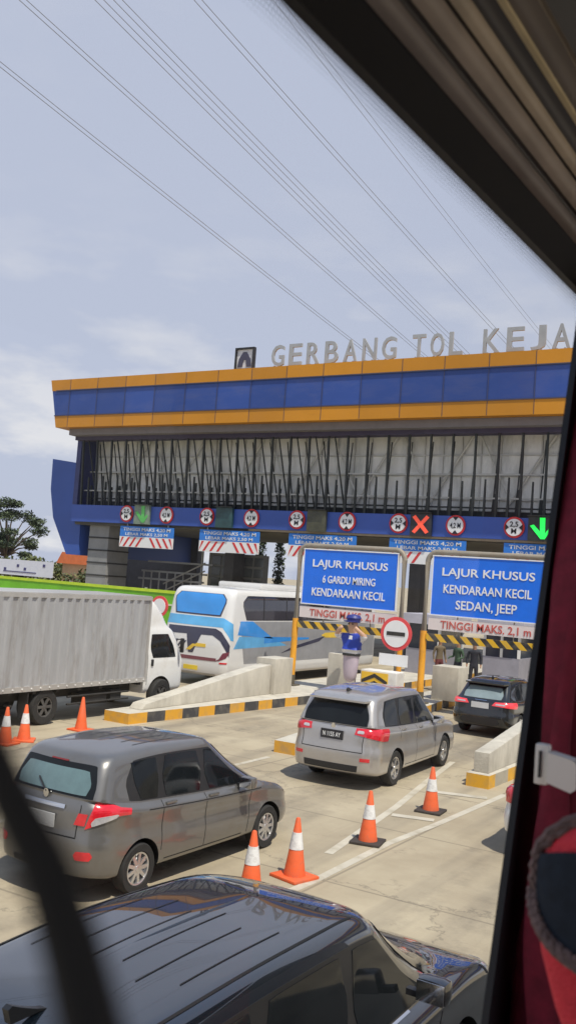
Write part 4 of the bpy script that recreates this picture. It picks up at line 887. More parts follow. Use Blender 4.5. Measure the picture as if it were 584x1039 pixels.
# --- dark hatchback entering the second gantry
darkp = M('paint_charcoal', (0.022, 0.024, 0.026), 0.22, 0.3, var=0.1, coat=1.0)
t = thing('car', 'charcoal hatchback with lit red tail lights about to enter the second gantry', 'car', (-8.60, 25.6, 0), -0.03)
belt = [(-.85, .98), (0, .94), (1.5, .91), (2.4, .90), (3.0, .80), (3.4, .66)]
roof = [(-.8, 1.42), (-.3, 1.48), (.5, 1.515), (1.2, 1.49), (1.8, 1.41)]
hatch = mpv_rings(.865, -.85, 3.3, belt, roof, -.72, 2.45, -.36, 1.35, .60, rr=.26, br=.08)
sh = Shell(hatch)
SC = [((-.15, .25), (.02, .25)), ((.33, .98), (.33, .95)), ((1.06, 2.0), (1.02, 1.34))]
def seams_d(sg): return [sh.yline(sg, .29, .29, 5.9, 2.4), sh.yline(sg, 1.02, 1.02, 5.9, 1.2)]
palegl = M('rear_glass_pale', (0.22, 0.27, 0.27), 0.05, var=0.2, scale=2, coat=1.0)
car_common(t, sh, darkp, (0, 2.55), .31, .2, 5, alloy, .85, SC, 6.12, 6.84, ((-.25, 2.1), (-.05, 1.42)), (.95, .95, 6.12, 6.75), seams_d, ((.45, 4.5), (1.2, 4.5)), rearglass=palegl, mirror=(1.85, .96, 1.0))
for sg in (1, -1):
    m = MB(); sh.ring(m, (sg * .55, sg * 2.05), (sg * .70, sg * 2.05), (3.7, 3.5), (4.6, 5.0), .012, 0, 18, 5); q = m.build('tail_light', M('red_lens_lit', (0.75, 0.05, 0.06), 0.2, emit=0.35, coat=1.0), t, smooth=40)
    m = MB(); sh.ring(m, (sg * .70, sg * 1.2), (sg * .74, sg * 1.2), 3.85, 4.15, .016, 0, 10, 2); m.build('reversing_lens', clearlens, q, smooth=40)
m = MB(); sh.ring(m, (-.3, .3), (-.3, .3), 4.75, 4.95, .014, 0, 8, 3); m.build('chrome_strip', chrome, t, smooth=40)
m = MB(); sh.ring(m, (-.95, .95), (-.95, .95), 1.05, 1.9, .008, 6, 14, 4); m.build('lower_bumper', black, t, smooth=40)
plate(t, sh, 3.6, .48, .15, False)
m = MB(); p = sh.on(6.95, 0, 0); m.prism([(-.54, p.y - .20), (.54, p.y - .20), (.58, p.y + .10), (-.58, p.y + .10)], p.z, p.z + .04, 'XY'); m.build('spoiler', darkp, t)
m = MB(); m.prism([(.22, 0), (.0, .0), (.0, .04), (.04, .07)], -.016, .016, 'YZ'); q = m.build('antenna', black, t); q.location = (0, -.1, 1.51)

# --- white hatchback half hidden by the window pillar
whitep = M('paint_white', (0.72, 0.72, 0.70), 0.25, var=0.03, coat=1.0)
t = thing('car', 'white car with a red tail light, mostly hidden behind the window pillar', 'car', (-3.66, 14.9, 0), 0.0)
sh = Shell(hatch)
car_common(t, sh, whitep, (0, 2.55), .31, .2, 5, alloy, .85, SC, 6.12, 6.84, ((-.25, 2.1), (-.05, 1.42)), (.95, .95, 6.12, 6.75), seams_d, ((.45, 4.5), (1.2, 4.5)), mirror=(1.85, .96, 1.0))
for sg in (1, -1):
    m = MB(); sh.ring(m, (sg * .75, sg * 2.05), (sg * .85, sg * 2.05), (3.2, 3.2), (5.2, 5.1), .012, 0, 18, 5); m.build('tail_light', redlens, t, smooth=40)
plate(t, sh, 3.4, .44, .14, True)

# ------------------------------------------------------------------ box truck
to = (-17.25, 16.44, 0); t = thing('box_truck', 'white cab box truck with a ribbed grey aluminium cargo box', 'truck', to)
alu = M('box_aluminium', (0.42, 0.42, 0.425), 0.45, 0.25, var=0.10, scale=1.2, stretch=(1, 3, .5), dirt=(0.20, 0.17, 0.14, 0.55), dscale=1.5)
x0, x1, ya, yb, za, zc = -1.01, 1.01, -2.2, 3.58, .82, 3.08
m = MB(); prof = []
y = ya + .06; p = .285
while y + p < yb - .04:
    prof += [(y, 0), (y + p * .42, 0), (y + p * .52, .042), (y + p * .88, .042)]; y += p
prof.append((y, 0)); prof.append((yb - .05, 0))
for sg in (1, -1):
    P = [[(sg * (x1 - .03 + d), yy, z) for yy, d in prof] for z in (za + .12, zc - .10)]
    m.grid(P)
m.box((x0 + .04, ya, za), (x1 - .04, yb, zc - .02)); m.build('cargo_box', alu, t, smooth=0)
m = MB()
for sg in (1, -1):
    m.box((sg * x1 - .03, ya, za), (sg * x1 + .012, yb, za + .12)); m.box((sg * x1 - .03, ya, zc - .10), (sg * x1 + .012, yb, zc))
    m.box((sg * x1 - .03, yb - .06, za + .121), (sg * x1 + .012, yb, zc - .101)); m.box((sg * x1 - .03, ya, za + .121), (sg * x1 + .012, ya + .06, zc - .101))
m.box((x0 + .035, ya - .005, zc - .02), (x1 - .035, yb + .005, zc + .015))
m.build('edge_rail', M('alu_bright', (0.50, 0.48, 0.45), 0.4, 0.4, var=0.1), t, smooth=0)
m = MB()
for k in range(20): m.lathe([(.001, .022), (.02, .016), (.026, 0)], (x1 + .012, ya + .25 + k * .285, za + .06), 'X', 8)
m.build('rivet_row', M('rivet_pale', (0.6, 0.58, 0.55), 0.4), t)  # pale rivets along the lower edge rail, not lamps
m = MB(); m.box((-.42, -2.1, .52), (-.28, 4.6, .74)); m.box((.28, -2.1, .52), (.42, 4.6, .74))
for k in range(8): m.box((-.95, -1.9 + k * .75, .74), (.95, -1.8 + k * .75, .818))
m.box((.55, 1.3, .36), (.90, 2.2, .62)); m.box((.62, 2.35, .40), (.90, 2.75, .66)); m.tube([(.93, .75, .60), (.93, 3.0, .60)], .025); m.tube([(.93, .75, .42), (.93, 3.0, .42)], .025); m.tube([(.7, -1.0, .5), (.93, -1.0, .5)], .03)
m.build('chassis', M('chassis_black', (0.03, 0.028, 0.026), 0.8, var=0.3), t, smooth=0)
tr_rim = M('truck_rim', (0.10, 0.095, 0.09), 0.6, 0.3, var=0.3)
for sg in (1, -1):
    wheel(t, sg * .86, 0, .42, .24, 6, tr_rim, sg, .56); wheel(t, sg * .56, 0, .42, .22, 6, tr_rim, sg, .56); wheel(t, sg * .86, 4.35, .42, .22, 6, tr_rim, sg, .56)
    m = MB(); m.box((sg * .86 - .14, -.60, .20), (sg * .86 + .14, -.57, .80)); m.build('mud_flap', black, t, smooth=0)
cabw = M('cab_white', (0.76, 0.75, 0.72), 0.4, var=0.04, coat=.5, dirt=(0.5, 0.45, 0.38, 0.4), dscale=2)
def fl(z): return [(0, z), (6, z)]
cab = Shell([dict(w=.82, yr=3.70, yf=5.37, z=fl(.48), rr=.05, rf=.2, bf=.06), dict(w=.88, yr=3.68, yf=5.44, z=fl(.62), rr=.05, rf=.2, bf=.06), dict(w=.89, yr=3.68, yf=5.44, z=fl(1.25), rr=.05, rf=.22, bf=.06), dict(w=.88, yr=3.68, yf=5.38, z=fl(1.42), rr=.05, rf=.22, bf=.07),
             dict(w=.80, yr=3.70, yf=5.02, z=fl(2.12), rr=.05, rf=.25, bf=.08), dict(w=.76, yr=3.70, yf=4.77, z=fl(2.30), rr=.05, rf=.25, bf=.08), dict(w=.74, yr=3.70, yf=4.52, z=fl(2.62), rr=.05, rf=.25, bf=.08), dict(w=.66, yr=3.72, yf=4.22, z=fl(2.92), rr=.05, rf=.2, bf=.06), dict(w=.5, yr=3.75, yf=4.12, z=fl(2.98), rr=.03, rf=.05, bf=.02)])
cab.body('cab', [cabw, black], t, arches=[(4.35, .42, .50)], arch_w=.4)
for sg in (1, -1):
    m = MB(); cab.side(m, sg, (3.90, 5.06), (3.88, 4.70), 3.0, 3.86, .006, 9); m.build('side_window', darkglass, t, smooth=40)
    m = MB(); cab.strip(m, cab.yline(sg, 3.78, 3.78, 3.95, 1.2), .014, .002); cab.strip(m, cab.yline(sg, 5.13, 5.13, 3.1, 1.9), .014, .002); m.build('door_seam', MC['seam_black'], t, smooth=0, fix=False)
    p = cab.on(2.2, sg * cab.u_of_y(2.2, 3.95), .01); m = MB(); m.box((p.x - .02, p.y - .04, p.z - .09), (p.x + .02, p.y + .04, p.z + .09), bev=.008); m.build('door_handle', black, t)
    m = MB(); m.box((sg * 1.02 - .05, 5.0, 1.55), (sg * 1.02 + .05, 5.08, 1.95), bev=.02); m.tube([(sg * .85, 5.0, 1.9), (sg * 1.02, 5.05, 1.93)], .015); m.build('mirror', black, t)
m = MB()
def fcw(a, b_):
    q = (2 * a - 1) * 1.5; q = q if abs(q) > 1e-4 else 1e-4
    return 3.05 + .85 * b_, math.copysign(5 - abs(q), q)
cab.grid(m, fcw, 21, 6, .006, 0); m.build('windscreen', darkglass, t, smooth=40)

# ------------------------------------------------------------------ coach bus
bo = (-19.45, 27.7, 0); t = thing('coach_bus', 'white and blue coach with a big blue rear window beside the truck', 'bus', bo, 0.0); t.scale = (1.12, 1.0, 1.05)
busw = M('bus_white', (0.70, 0.69, 0.67), 0.3, var=0.04, coat=.7, dirt=(0.5, 0.46, 0.4, 0.3), dscale=1)
def rg(w, yr, z, rr=.22): return dict(w=w, yr=yr, yf=10.2, z=[(-2, z), (11, z)], rr=rr, rf=.3, br=.08, bf=.1, tr=0, tf=0)
bs = Shell([rg(1.13, -1.15, .34), rg(1.19, -1.28, .42), rg(1.22, -1.33, .75), rg(1.22, -1.33, 1.25), rg(1.22, -1.28, 1.75), rg(1.20, -1.16, 2.25), rg(1.17, -1.04, 2.85), rg(1.13, -.95, 3.05), rg(1.03, -.82, 3.16), rg(.5, -.5, 3.22)])
bs.body('body', [busw, black], t, arches=[(1.4, .48, .56), (7.6, .48, .56)], arch_w=.35)
busblue = M('bus_blue', (0.03, 0.27, 0.72), 0.25, var=0.15, scale=1, coat=1.0)
cyanb = M('bus_cyan', (0.10, 0.38, 0.68), 0.3, var=0.15, coat=.8); navy = M('bus_navy', (0.03, 0.03, 0.06), 0.3, coat=.8); mar = M('bus_maroon', (0.16, 0.03, 0.05), 0.3, coat=.8); gold = M('bus_gold', (0.72, 0.48, 0.05), 0.4)
def rp(name, mat, polys, off=.006, **k):
    m = MB()
    for ub, ut, tb_, tt_ in polys: bs.ring(m, ub, ut, tb_, tt_, off, k.get('n', 0), 14, 6)
    return m.build(name, mat, t, smooth=40)
rp('rear_window_surround', navy, [((-1.02, 1.02), (-1.02, 1.02), 5.02, 6.62)], .005, n=14)
rp('rear_window', busblue, [((-.97, .97), (-.97, .97), 5.10, 6.55)], .010, n=12)
rp('blue_band', cyanb, [((-1.9, 1.0), (-1.5, 1.0), 4.35, 4.95), ((1.0, 2.015), (1.0, 2.0), (4.35, 3.5), (4.95, 4.6))], .005)
rp('dark_swoosh', navy, [((-1.0, .70), (-1.0, .78), (3.72, 3.80), (4.22, 4.25)), ((.70, 1.9), (.78, 1.95), (3.8, 2.5), (4.25, 3.2)), ((-.12, .05), (-.25, .30), 2.6, 3.8)], .008)
rp('maroon_swoosh', mar, [((-1.1, .9), (-1.1, .9), (2.15, 2.2), (2.42, 2.40)), ((.85, 1.6), (1.3, 1.98), (2.2, 2.45), (2.75, 2.85))], .010)
rp('gold_mark', gold, [((.10, .50), (.16, .50), 3.0, 3.22), ((-.22, -.05), (.02, .18), 2.75, 3.15)], .012)
rp('wing_mark', navy, [((-.62, -.55), (-.42, -.36), 2.75, 3.35), ((-.50, -.42), (-.30, -.22), 2.75, 3.3), ((-.85, -.6), (-.62, -.55), 3.1, 3.35)], .012)
m = MB(); p = bs.on(1.55, 0, .012); m.box((-.26, p.y - .012, p.z - .07), (.26, p.y + .01, p.z + .07)); m.build('number_plate', M('plate_yellow', (0.70, 0.50, 0.03), 0.4), t, smooth=0)
for sg in (1, -1):
    m = MB(); bs.side(m, sg, (-.45, 9.6), (-.40, 9.5), 4.85, 6.55, .006, 20, 40, 6); m.build('side_window', M('bus_glass', (0.016, 0.014, 0.02), 0.06, var=0.4, scale=.8, coat=1.0), t, smooth=40)
    for k in range(6): m = MB(); bs.strip(m, bs.yline(sg, .9 + k * 1.55, .9 + k * 1.55, 4.9, 6.5), .05, .010); m.build('window_divider', black, t, smooth=0, fix=False)
    m = MB(); bs.side(m, sg, (-.7, 1.6), (-.55, 0.2), (3.9, 3.6), (4.8, 4.8), .006, 0, 12, 4); bs.side(m, sg, (1.0, 4.2), (1.0, 4.2), (3.3, 3.5), (3.75, 3.62), .006, 0, 12, 4); m.build('blue_flash', busblue, t, smooth=40)
    m = MB(); bs.side(m, sg, (-.9, 2.6), (-.6, 1.4), (3.0, 3.1), (3.8, 3.7), .004, 0, 12, 4); m.build('cyan_flash', cyanb, t, smooth=40)
    m = MB(); bs.side(m, sg, (5.2, 8.6), (5.2, 8.6), 3.55, 3.95, .008, 4, 12, 4); m.build('gold_band', gold, t, smooth=40)
    m = MB(); bs.side(m, sg, (2.2, 5.0), (3.0, 5.5), (2.6, 3.3), (3.0, 3.7), .008, 0, 12, 4); m.build('dark_swoosh', navy, t, smooth=40)
    m = MB(); bs.side(m, sg, (-.2, 9.9), (-.6, 9.9), 2.0, 4.78, .003, 0, 24, 6); m.build('grey_panel', M('bus_grey', (0.27, 0.27, 0.28), 0.4, coat=.5), t, smooth=40)
    for y in (1.4, 7.6): wheel(t, sg * 1.05, y, .48, .28, 8, alloy, sg, .58)
    m = MB(); bs.ring(m, (sg * 1.05, sg * 1.7), (sg * 1.05, sg * 1.75), 2.05, 2.16, .012, 0, 6, 2); m.build('tail_light', redlens, t)
m = MB(); m.box((-.85, 1.2, 3.18), (.85, 4.6, 3.40), bev=.08); m.build('roof_unit', busw, t)
m = MB(); bs.ring(m, (-.9, .9), (-.9, .9), .2, 1.1, .006, 0, 14, 3); m.build('lower_bumper', M('bus_bumper', (0.35, 0.34, 0.33), 0.5), t, smooth=40)

# ------------------------------------------------------------------ traffic cones
basemat = M('cone_base_black', (0.045, 0.035, 0.03), 0.8, var=0.2)
def make_cone(label, bm_, bands, h=.75):
    t = thing('traffic_cone', label, 'cone', (0, 0, 0), 0, 'traffic cones along the lanes')
    def rad(z): return .15 - (.15 - .03) * z / h
    m = MB(); m.lathe([(rad(.04), .04), (rad(h), h), (.022, h + .012), (.001, h + .012)], (0, 0, 0), 'Z', 20); m.build('cone_body', orange, t)
    m = MB(); m.box((-.23, -.23, 0), (.23, .23, .04), bev=.012); m.build('base', bm_, t)
    for z0, z1_ in bands:
        m = MB(); m.lathe([(rad(z0) - .004, z0 - .001), (rad(z0) + .005, z0), (rad(z1_) + .005, z1_), (rad(z1_) - .004, z1_ + .001)], (0, 0, 0), 'Z', 20); m.build('reflective_band', reflw, t)
    return t
c0 = make_cone('orange cone on a black base beside the chevron road paint, tallest in view', basemat, [(.36, .56)])
c0.location = (-6.2, 13.15, 0); c0.rotation_euler = (0, 0, .2)
c1 = make_cone('orange cone with wide white band just beyond the black car', orange, [(.37, .58)]); c1.location = (-6.16, 10.93, 0); c1.rotation_euler = (0, 0, -.25)
dup(c1, (-6.22, 9.98, 0), .5, 'orange cone half hidden by the black car, at the front wheel of the grey car')
dup(c0, (-6.27, 15.75, 0), .1, 'orange cone beside the silver car, nearest the yellow kerb end')
c4 = make_cone('plain orange cone standing alone beside the truck', orange, []); c4.location = (-15.3, 16.66, 0)
dup(c1, (-15.1, 14.72, 0), .7, 'dirty orange cone with a faded band, right one of the pair at the left edge')
dup(c1, (-15.05, 14.15, 0), .2, 'orange cone with white band, left one of the pair at the left edge')

# background round sign, green fence, banner, hut
o = (-19.3, 24.2, 0); t = thing('road_sign', 'round red and white road sign peeking over the truck cab', 'sign', o)
m = MB(); m.cyl((-19.3, 24.24, 0), (-19.3, 24.24, 2.9), .035); m.build('post', postgrey, t, o)
m = MB(); m.lathe([(.34, -.03), (.34, 0)], (-19.3, 24.2, 2.64), 'Y', 28); m.build('border', MC['ring_red'], t, o)
m = MB(); m.lathe([(.25, -.042), (.25, -.031)], (-19.3, 24.2, 2.64), 'Y', 28); m.build('face', sign_white, t, o)
lime = M('fence_lime', (0.15, 0.44, 0.02), 0.6, var=0.2, scale=.5, dirt=(0.10, 0.25, 0.03, .6), dscale=.7); o = (-34, 36, 0)
t = thing('panel_fence', 'lime green panel fence running behind the truck and bus', 'fence', o)
m = MB(); m.box((-50, 36, 0.05), (-24, 36.06, 2.70)); m.build('panel', lime, t, o, smooth=0)
m = MB(); m.box((-50, 35.97, 2.70), (-24, 36.09, 2.84)); m.build('top_rail', M('rail_lime', (0.45, 0.62, 0.03), 0.5), t, o, smooth=0)
m = MB(); m.box((-50, 35.93, 2.12), (-24, 35.998, 2.20)); m.build('mid_rail', M('rail_cream', (0.6, 0.62, 0.45), 0.6), t, o, smooth=0)
for k in range(21):
    m = MB(); m.box((-49.9 + k * 1.25, 35.975, 0.1), (-49.86 + k * 1.25, 35.998, 2.1)); m.build('panel_joint', M('joint_green', (0.06, 0.20, 0.02), 0.7), t, o, smooth=0)
for k in range(11):
    m = MB(); m.box((-49.8 + k * 2.5, 36.065, 0), (-49.7 + k * 2.5, 36.16, 2.9)); m.build('fence_post', rail, t, o, smooth=0)
o = (-66, 60, 0); t = thing('banner', 'long white banner on posts above the green fence at left', 'banner', o)
m = MB(); m.box((-76, 60, 2.35), (-59.9, 60.04, 3.72)); m.build('sheet', M('banner_white', (0.62, 0.64, 0.72), 0.6, var=0.05), t, o, smooth=0)
for x, z in ((-64.2, 3.2), (-65.8, 2.85), (-61.0, 3.35), (-63.3, 2.95)): m = MB(); m.box((x - .14, 59.97, z - .12), (x + .14, 59.998, z + .12)); m.build('mark', M('banner_navy', (0.05, 0.05, 0.16), 0.6), t, o, smooth=0)
m = MB(); m.box((-66, 59.97, 2.62), (-61.9, 59.998, 2.70)); m.build('bottom_line', M('banner_navy', (0.05, 0.05, 0.16), 0.6), t, o, smooth=0)
for x in (-75, -70, -65, -60.2):
    m = MB(); m.cyl((x, 60.1, 0), (x, 60.1, 3.8), .05); m.build('post', rail, t, o)
o = (-58.2, 61.5, 0); t = thing('hut', 'small hut with an orange roof left of the blue wing wall', 'hut', o)
m = MB(); m.box((-59.8, 61, 0), (-56.6, 64, 3.75)); m.build('wall', M('hut_wall', (0.5, 0.35, 0.22), 0.8), t, o, smooth=0)
m = MB(); m.prism([(-60.2, 3.70), (-56.0, 3.70), (-56.4, 4.55), (-59.6, 4.7)], 60.6, 64.4, 'XZ'); m.build('roof', M('roof_orange', (0.62, 0.16, 0.05), 0.7), t, o, smooth=0)

# ------------------------------------------------------------------ trees
def leafmat(name, c1, c2):
    m = M(name, c1, 0.6, var=0.35, scale=2.5); return m
lg = leafmat('leaf_green', (0.075, 0.10, 0.04), None); ld = leafmat('leaf_dark', (0.025, 0.042, 0.018), None); ly = leafmat('leaf_olive', (0.13, 0.14, 0.035), None); bark = M('bark', (0.09, 0.065, 0.045), 0.9, var=0.3, scale=6)
def foliage(clumps, n, size, rn):
    m = MB()
    for (c, r, k) in clumps:
        for _ in range(int(n * k)):
            d = Vector((rn.gauss(0, 1), rn.gauss(0, 1), rn.gauss(0, 1))).normalized() * (rn.random() ** 0.45)
            p = Vector(c) + Vector((d.x * r[0], d.y * r[1], d.z * r[2])); s_ = size * rn.uniform(.6, 1.3)
            e = Euler((rn.uniform(-.9, .9), rn.uniform(-.9, .9), rn.uniform(0, 6.3))).to_matrix()
            pts = [p + e @ Vector(q) for q in ((-s_, 0, 0), (0, -s_ * .45, 0), (s_, 0, .1 * s_), (0, s_ * .45, 0))]
            m.face(pts, 0 if rn.random() < .62 else 1)
    return m
def tree(name, label, cat, loc, h, clumps, n, size, mats, trunk_r, seed, limbs=True):
    rn = random.Random(seed); t = thing(name, label, cat, loc)
    m = MB(); m.tube([(0, 0, 0), (.1, 0, h * .3), (-.05, .05, h * .55), (.05, 0, h * .8)], [trunk_r, trunk_r * .8, trunk_r * .6, trunk_r * .25], 10)
    if limbs:
        for c, r, k in clumps: m.tube([(0, 0, h * .42), (c[0] * .5, c[1] * .5, (h * .45 + c[2]) / 2 + .2), c], [trunk_r * .5, trunk_r * .3, trunk_r * .08], 6)
    m.build('trunk', bark, t); foliage(clumps, n, size, rn).build('crown', mats, t, smooth=0, fix=False); return t
rn = random.Random(11); cl = []
for k in range(26):
    a = rn.uniform(0, 6.28); d = rn.uniform(.3, 5.0); cl.append(((d * math.cos(a), d * math.sin(a), rn.uniform(5.0, 10.4) - d * .38), (rn.uniform(.7, 1.5), rn.uniform(.7, 1.5), rn.uniform(.4, .8)), rn.uniform(.7, 1.3)))
tree('broadleaf_tree', 'spreading green tree at the left edge above the white banner', 'tree', (-83.5, 76, 0), 9.5, cl, 330, .20, [lg, ld], .30, 5)
bush_spots = [(-88, 72, 4.6), (-82, 71, 4.7), (-77, 70, 4.4), (-72.5, 70, 4.6), (-68, 70, 4.0), (-64, 68, 4.3), (-95, 74, 5)]
bw = ['behind the banner at the far left edge', 'behind the banner under the tree trunk', 'behind the middle of the banner', 'behind the right half of the banner', 'near the right end of the banner', 'just left of the orange roof', 'beyond the left edge of the view']
for k, (x, y, h) in enumerate(bush_spots):
    rn = random.Random(40 + k); cl = [((rn.uniform(-2.6, 2.6), rn.uniform(-1, 1), h * rn.uniform(.35, .85)), (1.2, 1.0, .8), 1) for _ in range(9)]
    tree('bush', 'olive green bushy tree ' + bw[k], 'bush', (x, y, 0), h, cl, 170, .24, [ly, lg], .12, 60 + k, False)
x, y = -54.2, 60; rn = random.Random(90); tree('bush', 'low green shrub between the hut and the stone pillar', 'bush', (-52.5, 56, 0), 2.8, [((rn.uniform(-1.6, 1.6), rn.uniform(-.6, .6), rn.uniform(1.2, 3.2)), (.9, .7, .6), 1) for _ in range(9)], 130, .18, [lg, ly], .08, 91, False)
cspots = [(-39.3, 61.0, 6.6, 'left one of the two slim trees behind the bus roof'), (-37.6, 61.0, 6.4, 'right one of the two slim trees behind the bus roof'), (-24.4, 61, 7.6, 'slim dark tree seen between the two gantries'), (-32, 62, 6.6, 'slim dark tree hidden behind the first blue sign')]
for k, (x, y, h, lab) in enumerate(cspots):
    cl = [((0, 0, 1.2 + (h - 1.2) * j / 8), (.62 * (1 - .045 * j), .62 * (1 - .045 * j), .5), 1) for j in range(9)]
    tree('columnar_tree', lab, 'tree', (x, y, 0), h, cl, 120, .17, [lg, ld], .1, 120 + k, False)

# ------------------------------------------------------------------ overhead power lines
wirem = M('wire_grey', (0.16, 0.16, 0.17), 0.6)
def wires(label, X, p0, p1, offs, r=.017):
    (ya, za), (yb, zb_) = p0, p1; t = thing('power_line', label, 'cable', (X, ya, 0), 0, 'overhead power lines'); k = (zb_ - za) / (yb - ya)
    for dx, dz in offs:
        m = MB(); pts = []
        for j in range(41):
            y = -40 + j * 7.0; q = (y - ya) * (y - yb) * 0.00022
            pts.append((dx, y - ya, za + k * (y - ya) + dz + q))
        m.tube(pts, r, 5); m.build('conductor', wirem, t)
wires('lowest twin power line, leftmost across the sky', -38, (31.2, 28.6), (71.5, 24.4), [(0, 0), (.28, .05)])
wires('second lowest twin power line across the sky', -36, (30.3, 31.1), (77.1, 26.1), [(0, 0), (.30, .05)])
wires('bundle of four power lines across the middle of the sky', -34, (34.0, 32.7), (80.7, 27.3), [(0, 0), (.45, .05), (.9, .05), (-.45, 0)])
wires('upper twin power line right of the four wire bundle', -30, (36.3, 33.0), (83.6, 28.3), [(0, 0), (.35, .05)])
wires('topmost faint twin power line closest to the bus window edge', -26, (38.4, 32.6), (79.7, 28.3), [(0, 0), (.35, .05)], .012)

# ------------------------------------------------------------------ inside of our bus: window surround, ceiling trim, curtain, seat
fritm = M('frit_black', (0.006, 0.006, 0.007), 0.5)
co_ = (-.5, 1.0, 2.6); cab_t = thing('bus_interior', 'dark bus window surround and ceiling trim framing the view', 'bus interior', co_)
def ci(name, mat, mb, **k): return mb.build(name, mat, cab_t, co_, **k)
def zh(y): return 4.4235 + (y - .758) * .0357      # lower edge of the header rises towards the front
m = MB(); m.prism([(-3, zh(-3)), (9, zh(9)), (9, zh(9) + .13), (-3, zh(-3) + .13)], -.512, -.497, 'YZ'); ci('window_header', fritm, m, smooth=0)
m = MB(); m.prism([(1.52, 3.0), (1.545, 3.14), (1.73, 3.80), (1.915, 4.47), (2.02, 4.47), (1.80, 3.60), (1.72, 3.14), (1.69, 3.0)], -.508, -.496, 'YZ'); ci('window_pillar', fritm, m, smooth=0)
m = MB(); m.box((-.56, -3, 1.2), (-.49, 9, 3.02)); ci('side_wall', M('bus_wall_grey', (0.25, 0.23, 0.22), 0.7), m, smooth=0)
m = MB(); m.face([(-.515, -3, 3.02), (-.515, 9, 3.02), (-.515, 9, 4.475), (-.515, -3, 4.475)]); ci('window_pane', glass('pane_tinted', (0.90, 0.925, 0.92)), m, smooth=0)
m = MB()
for row in range(6):
    rr = .0025 * (1 - row * .14)
    for k in range(300):
        y = .55 + k * .0064 + (row % 2) * .0032; z = zh(y) - .003 - row * .0062
        m.face([(-.5122, y + rr * math.cos(a * math.pi / 4), z + rr * math.sin(a * math.pi / 4)) for a in range(8)])
ci('frit_dots', fritm, m, smooth=0)
# ceiling trim: profile strips running along the bus
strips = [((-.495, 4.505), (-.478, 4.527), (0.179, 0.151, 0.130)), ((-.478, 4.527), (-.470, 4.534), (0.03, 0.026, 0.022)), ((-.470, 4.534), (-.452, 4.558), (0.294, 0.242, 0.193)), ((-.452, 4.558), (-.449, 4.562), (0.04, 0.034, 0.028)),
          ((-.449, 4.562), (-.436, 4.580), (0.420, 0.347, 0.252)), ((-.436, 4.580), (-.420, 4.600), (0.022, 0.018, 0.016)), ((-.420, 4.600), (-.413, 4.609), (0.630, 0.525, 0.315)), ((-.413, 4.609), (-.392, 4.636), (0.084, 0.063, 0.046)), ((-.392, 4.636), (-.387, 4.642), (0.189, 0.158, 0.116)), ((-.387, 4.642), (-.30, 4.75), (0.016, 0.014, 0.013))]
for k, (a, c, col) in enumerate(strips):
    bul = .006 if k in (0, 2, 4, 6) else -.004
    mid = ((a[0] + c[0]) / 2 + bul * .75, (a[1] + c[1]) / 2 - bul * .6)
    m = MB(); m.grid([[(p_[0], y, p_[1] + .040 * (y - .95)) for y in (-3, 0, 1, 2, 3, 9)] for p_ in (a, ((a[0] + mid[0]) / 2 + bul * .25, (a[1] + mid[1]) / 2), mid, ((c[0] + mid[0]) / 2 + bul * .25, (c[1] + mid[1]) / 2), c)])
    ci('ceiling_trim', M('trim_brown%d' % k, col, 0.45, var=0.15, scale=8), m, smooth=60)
m = MB(); m.prism([(-3, 4.59), (9, 5.07), (9, 5.12), (-3, 4.64)], -.31, 2.05, 'YZ'); m.prism([(-3, 4.75), (9, 5.2), (9, 5.3), (-3, 4.85)], -.55, 2.1, 'YZ'); ci('ceiling', M('ceiling_dark', (0.05, 0.047, 0.045), 0.8), m, smooth=0)
m = MB(); m.box((2.0, -3, 1.2), (2.06, 9, 3.05)); ci('far_wall', MC['bus_wall_grey'], m, smooth=0)
m = MB(); m.box((-.55, -3.1, 1.2), (2.06, -3.0, 4.9)); m.box((-.55, 9.0, 1.2), (2.06, 9.1, 4.9)); m.box((-.55, -3, 2.5), (2.06, 9, 2.6)); ci('floor', MC['bus_wall_grey'], m, smooth=0)

# curtain gathered by a strap
cur = M('curtain_red', (0.20, 0.012, 0.03), 0.85, var=0.25, scale=30, bump=.2, bscale=300)
def lerp(a, c, t_): return a + (c - a) * t_
rows = []
prof_c = [(4.50, 1.86, 2.75), (4.25, 1.82, 2.60), (4.05, 1.765, 2.40), (3.85, 1.705, 2.10), (3.70, 1.675, 1.90), (3.60, 1.665, 1.83), (3.54, 1.66, 1.84), (3.40, 1.64, 1.95), (3.25, 1.61, 2.1), (3.05, 1.585, 2.3)]
nn = 90
for i in range(len(prof_c) * 4 - 3):
    f = i / 4; k = min(int(f), len(prof_c) - 2); t_ = f - k; z, a, c = [lerp(prof_c[k][q], prof_c[k + 1][q], t_) for q in range(3)]
    amp = .016 + .024 * min(1, (c - a) / .8)
    row = []
    for j in range(nn + 1):
        s_ = j / nn; row.append((-.445 + amp * 1.35 * math.sin(s_ * 2 * math.pi * 7 + .6 * math.sin(z * 5)) + .006 * math.sin(s_ * 70 + z * 9), a + (c - a) * s_, z))
    rows.append(row)
m = MB(); m.grid(rows); ob = m.build('curtain', cur, smooth=80, fix=False)
md = ob.modifiers.new('thick', 'SOLIDIFY'); md.thickness = .002
tag(ob, 'dark red window curtain gathered beside the black pillar', 'curtain')
o = (-.43, 1.56, 3.57); t = thing('curtain_clip', 'off white plastic clip holding the gathered red curtain', 'clip', o)
clipm = M('clip_ivory', (0.84, 0.82, 0.75), 0.45, var=0.06)
m = MB(); m.box((-.442, 1.54, 3.548), (-.420, 1.56, 3.612), bev=.004); m.build('plate', clipm, t, o)
m = MB(); m.box((-.434, 1.536, 3.56), (-.430, 1.5395, 3.602)); m.build('slot', sign_black, t, o, smooth=0)
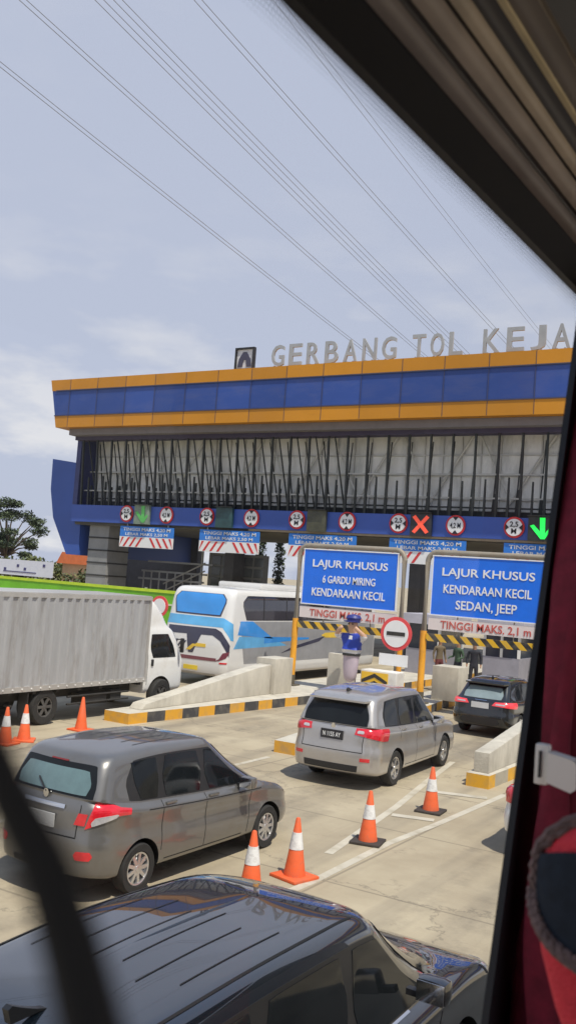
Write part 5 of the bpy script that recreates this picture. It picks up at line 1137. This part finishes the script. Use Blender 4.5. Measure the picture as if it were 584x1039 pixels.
m = MB(); m.prism([(-.418, 3.555), (-.380, 3.545), (-.372, 3.552), (-.372, 3.588), (-.380, 3.596), (-.418, 3.602)], 1.53, 1.56, 'XZ'); m.build('buckle', clipm, t, o)
m = MB(); m.box((-.372, 1.552, 3.545), (-.30, 1.575, 3.598), bev=.003); m.build('strap', M('strap_grey', (0.26, 0.26, 0.24), 0.6), t, o)

# seat in front, seen from behind
so2 = (-.13, 1.2, 2.6); t = thing('passenger_seat', 'red fabric bus seat with a dark blue headrest cover', 'seat', so2)
redf = M('seat_red', (0.70, 0.035, 0.055), 0.8, var=0.2, scale=14, bump=.35, bscale=160); navyf = M('cover_navy', (0.012, 0.02, 0.035), 0.85, var=0.3, scale=60)
def seat_w(z):   # half width at height z
    zt_ = 3.612
    if z > zt_ - .10: return .232 * max(0, 1 - ((z - (zt_ - .10)) / .10) ** 2.4) ** (1 / 2.4)
    if z > 3.44: return .232
    return .232 - .05 * min(1, ((3.44 - z) / .14)) ** 1.4
def seat_pt(z, a, off=0):
    w = seat_w(z); th = .05 * min(1, w / .2)
    ca, sa = math.cos(a), math.sin(a); ex = .38
    x = .036 + (w + off) * math.copysign(abs(ca) ** ex, ca); y = (th + off) * math.copysign(abs(sa) ** .7, sa)
    return (-.13 + x, 1.2 + y + (3.6 - z) * .04, z + off * .2)
zs = [2.7 + .06 * k for k in range(13)] + [3.44 + .008 * k for k in range(21)] + [3.6045, 3.6085, 3.611]
m = MB(); P = [[seat_pt(z, 2 * math.pi * j / 48) for j in range(49)] for z in zs]; m.grid(P); bmesh.ops.remove_doubles(m.b, verts=m.b.verts, dist=1e-5); m.build('backrest', redf, t, so2, smooth=60)
def cov(s_, v):   # dark knitted band across the back of the headrest; lower edge sags
    a = math.pi * (1.03 + .94 * s_); zt_ = 3.528 + .035 * math.sin(math.pi * min(1, s_ * .8)); zb_ = 3.492 - .075 * math.sin(math.pi * min(1, s_ * .95)); z = zb_ + (zt_ - zb_) * v
    return Vector(seat_pt(z, a, .005 + .0025 * (0.5 + .5 * math.sin(s_ * 170 + v * 90))))
m = MB(); m.grid([[cov(j / 120, i / 30) for j in range(121)] for i in range(31)]); m.build('headrest_cover', navyf, t, so2, smooth=60, fix=False)
trimm = M('cover_trim', (0.16, 0.11, 0.105), 0.9, var=0.35, scale=90)
edge = [Vector(seat_pt(3.605 - .0075 * k, math.pi * 1.06, .006)) for k in range(17)] + [cov(k / 60, 0) for k in range(61)]
for sft in (0, 2.1, 4.2):
    m = MB(); m.tube([p + Vector((.0045 * math.cos(i * 1.1 + sft), -.004, .006 * math.sin(i * 1.1 + sft))) for i, p in enumerate(edge)], .0052, 6); m.build('cover_braid', trimm, t, so2)
# dark strap hanging close to the camera
cq = Vector((0, 0, CH)); m = MB(); m.tube([(-0.1159, 0.0945, 3.8364), (-0.111, 0.0981, 3.8245), (-0.1061, 0.1006, 3.8143), (-0.0997, 0.1033, 3.8044), (-0.0937, 0.104, 3.794), (-0.0886, 0.1035, 3.7851), (-0.0834, 0.1024, 3.7767)], [.0030, .0032, .0035, .0039, .0043, .0045, .0047], 10)
ob = m.build('strap', M('strap_black', (0.02, 0.02, 0.02), 0.8), None, (-.15, .15, 3.79)); ob.location = (-.15, .15, 3.79)
tag(ob, 'blurred dark strap hanging close in the lower left corner', 'strap')
